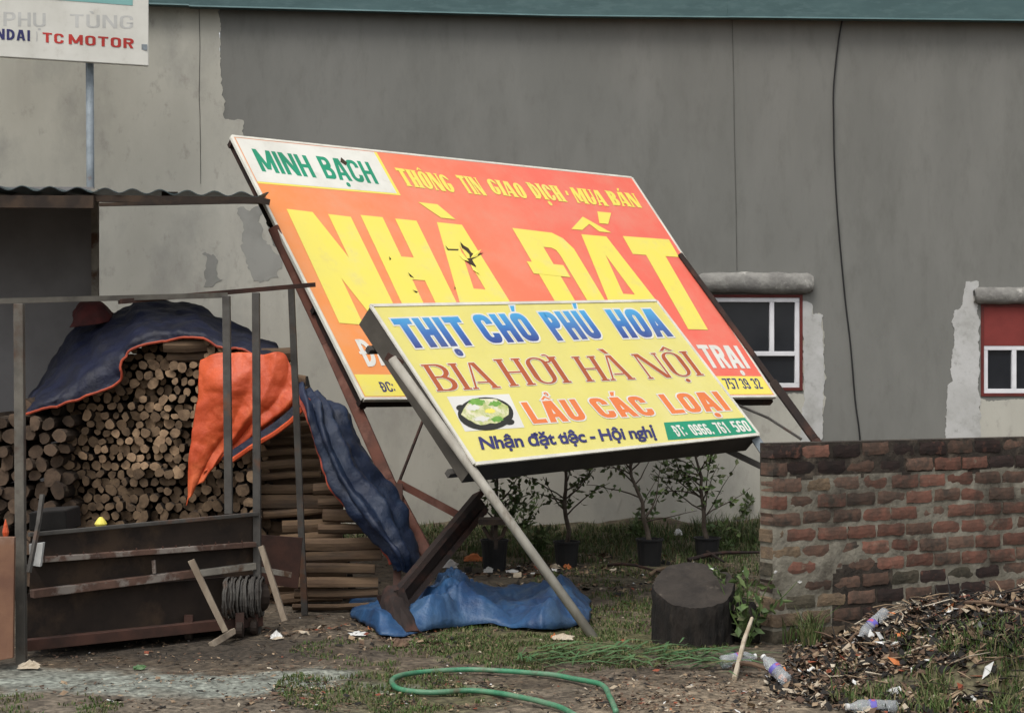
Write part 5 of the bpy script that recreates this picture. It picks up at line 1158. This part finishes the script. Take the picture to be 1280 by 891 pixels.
for _ in range(1700):
    x = rg.uniform(1.7, 3.6); y = rg.uniform(8.3, 10.9); dd = math.hypot((x - 3.2) / 1.7, (y - 9.35) / 1.15)
    if dd > 1.0 + rg.uniform(-.15, .05): continue
    a = rg.gauss(.2, .9); L_ = rg.uniform(.06, .30) * rg.choice((.6, 1, 1)); d = Vector((math.cos(a), math.sin(a), rg.gauss(0, .22))).normalized(); p = Vector((x, y, gz(x, y) + rg.uniform(.005, .05)))
    mid = p + d * L_ * .5 + Vector((rg.uniform(-.004, .004), 0, rg.uniform(-.004, .012))); e = p + d * L_; w_ = rg.uniform(.0015, .0055)
    m.mi = rg.choices(range(5), (4, 4, 2, 3, 3) if math.hypot(x - 2.7, y - 9.1) > .55 else (1, 1, .6, 7, 7))[0]; m.tube([p, mid, e], [w_, w_ * .9, w_ * .4], 4, cap=False)
m.mi = 0; tag(obj('straw', m, ['lit_brown', 'lit_tan', 'lit_pale', 'char', 'lit_black']), 'tangle of straw stalks and burnt sticks over the rubbish mound', 'straw', kind='stuff')
rg = random.Random(9)
for (x0, y0, x1, y1, r_, mt, lab) in ((1183, 790, 1268, 832, .011, 'lit_tan', 'long pale stick lying across the middle of the rubbish mound'), (1214, 800, 1255, 815, .018, 'lit_tan', 'short thick yellowish branch at the right of the mound'), (1135, 816, 1162, 856, .008, 'grass_b', 'greenish stalk sticking down the front of the mound'),
                         (1200, 835, 1280, 842, .009, 'lit_pale', 'thin pale stick low on the right of the mound'), (1090, 772, 1134, 762, .012, 'lit_tan', 'pale stick near the upper bottle'), (1180, 757, 1280, 762, .012, 'lit_brown', 'brown stick along the top of the mound'),
                         (1062, 800, 1084, 792, .010, 'lit_brown', 'brown twig left of the tilted bottle'), (918, 832, 975, 842, .016, 'lit_brown', 'rotten branch behind the crushed bottle'), (812, 718, 846, 712, .016, 'lit_tan', 'short tan stick on the ground behind the stump'), (860, 700, 950, 690, .02, 'rust_beam', 'dark fallen branch behind the stump'), (870, 686, 905, 702, .016, 'rust_beam', 'dark crooked branch crossing behind the stump'), (760, 706, 830, 716, .014, 'rust_beam', 'dark branch lying in front of the third pot')):
    a = gp(x0, y0, .03) if x0 > 980 else gr(x0, y0, .03); b = gp(x1, y1, .03) if x1 > 980 else gr(x1, y1, .05); mid = (a + b) / 2 + Vector((rg.uniform(-.02, .02), 0, .03)); m = MB(); m.tube([a, a.lerp(mid, .5) + Vector((0, 0, .01)), mid, b], [r_, r_ * .9, r_ * .8, r_ * .5], 7); tag(obj('stick', m, mt), lab, 'stick')
# single bits of rubbish that read on their own
def scrap(px, py, w_, h_, mt, label, cat, seed, zo=.0, name='scrap'):
    rg = random.Random(seed); p = gp(px, py, .01) if px > 980 else gr(px, py); p.z = gz(p.x, p.y) + zo; W = w_ / F * p.y; H = h_ / F * p.y; m = MB(); n_ = 6
    for j in range(n_ + 1):
        for i in range(n_ + 1):
            u = i / n_ - .5; v = j / n_; e = 1 - .3 * abs(u) * 2 * rg.random()
            m.v.append((p.x + u * W * e, p.y + v * W * .5 + rg.uniform(-.006, .006), p.z + .004 + H * (.15 + .8 * math.sin(v * 2.6) * (1 - abs(u))) * rg.uniform(.6, 1.1)))
    for j in range(n_):
        for i in range(n_): m.f.append((j * (n_ + 1) + i, j * (n_ + 1) + i + 1, (j + 1) * (n_ + 1) + i + 1, (j + 1) * (n_ + 1) + i)); m.m.append(0)
    o = obj(name, m, mt); s = o.modifiers.new('s', 'SOLIDIFY'); s.thickness = .002; return tag(o, label, cat)
scrap(345, 800, 16, 12, 'lit_white', 'crumpled white plastic scrap right of the cart', 'plastic scrap', 1, name='plastic_scrap')
scrap(704, 803, 30, 9, 'lit_pale', 'crushed cream paper wrapper beside the foot of the pale leg', 'wrapper', 2, name='paper_wrapper')
scrap(693, 801, 10, 9, 'lit_orange', 'small orange end of wrapper left of the cream wrapper', 'wrapper', 3, name='paper_wrapper')
scrap(489, 790, 22, 9, 'lit_white', 'white scrap of plastic in front of the rusty foot block', 'plastic scrap', 4, name='plastic_scrap')
scrap(465, 790, 12, 9, 'lit_orange', 'small orange scrap left of the rusty foot block', 'plastic scrap', 5, name='plastic_scrap')
scrap(447, 797, 26, 6, 'lit_white', 'flat white scrap lying below the woodpile end', 'plastic scrap', 6, name='plastic_scrap')
scrap(592, 702, 26, 12, 'lit_orange', 'orange and white packet left of the first pot', 'packet', 7, name='food_packet')
scrap(562, 712, 24, 12, 'lit_white', 'white plastic bag by the grey wall left of the pots', 'bag', 8, name='plastic_bag')
scrap(610, 716, 14, 10, 'lit_white', 'crumpled white cup at the foot of the first pot', 'cup', 9, name='paper_cup')
scrap(640, 716, 18, 5, 'lit_white', 'flat white paper right of the first pot', 'paper', 10, name='paper_sheet')
scrap(695, 712, 12, 9, 'lit_pale', 'pale scrap left of the second pot', 'paper', 11, name='paper_scrap')
scrap(709, 712, 11, 9, 'lit_orange', 'orange scrap in front of the second pot', 'paper', 12, name='paper_scrap')
scrap(848, 678, 12, 12, 'lit_white', 'bluish white cup standing between the third and fourth pots', 'cup', 13, name='paper_cup')
scrap(35, 838, 30, 12, 'lit_pale', 'torn pale plastic bag at the foot of the left post', 'bag', 14, name='plastic_bag')
scrap(174, 838, 18, 8, 'frond', 'small bright green leaf on the concrete in front of the cart', 'leaf', 15, name='green_leaf')
scrap(1016, 838, 14, 8, 'lit_white', 'white eggshell-like scrap left of the mound', 'scrap', 16, name='white_scrap')
scrap(1070, 806, 12, 8, 'lit_white', 'small white scrap below the tilted bottle', 'scrap', 17, name='white_scrap')
scrap(1160, 786, 14, 6, 'lit_white', 'white flake on the charred part of the mound', 'scrap', 18, name='white_scrap')
scrap(1130, 820, 22, 8, 'lit_pale', 'pale flake in the middle of the mound front', 'scrap', 19, name='pale_scrap')
scrap(1037, 842, 8, 10, 'lit_red', 'small red scrap at the left foot of the mound', 'scrap', 20, name='red_scrap')
scrap(500, 812, 22, 14, 'lit_brown', 'brown lump of bark on the ground below the rusty foot block', 'bark', 21, name='bark_piece')
# iron bracket standing over the first pot
hb = thing('iron_bracket', 'dark iron bracket with a square plate hanging on the pale leg above the first pot', 'bracket', at(615, 650, 11.6))
m = MB(); m.box(tuple(at(598, 656, 11.5)), tuple(at(640, 646, 11.7))); obj('plate', m, 'soot_metal', hb)
m = MB(); m.tube([at(604, 658, 11.6), at(612, 672, 11.6), at(620, 674, 11.6), at(628, 670, 11.6), at(632, 658, 11.6)], .014, 6); m.tube([at(620, 656, 11.6), at(620, 686, 11.6)], .014, 6); obj('hook', m, 'soot_metal', hb)
print('logs', nA, nB, 'objects', len(bpy.data.objects))
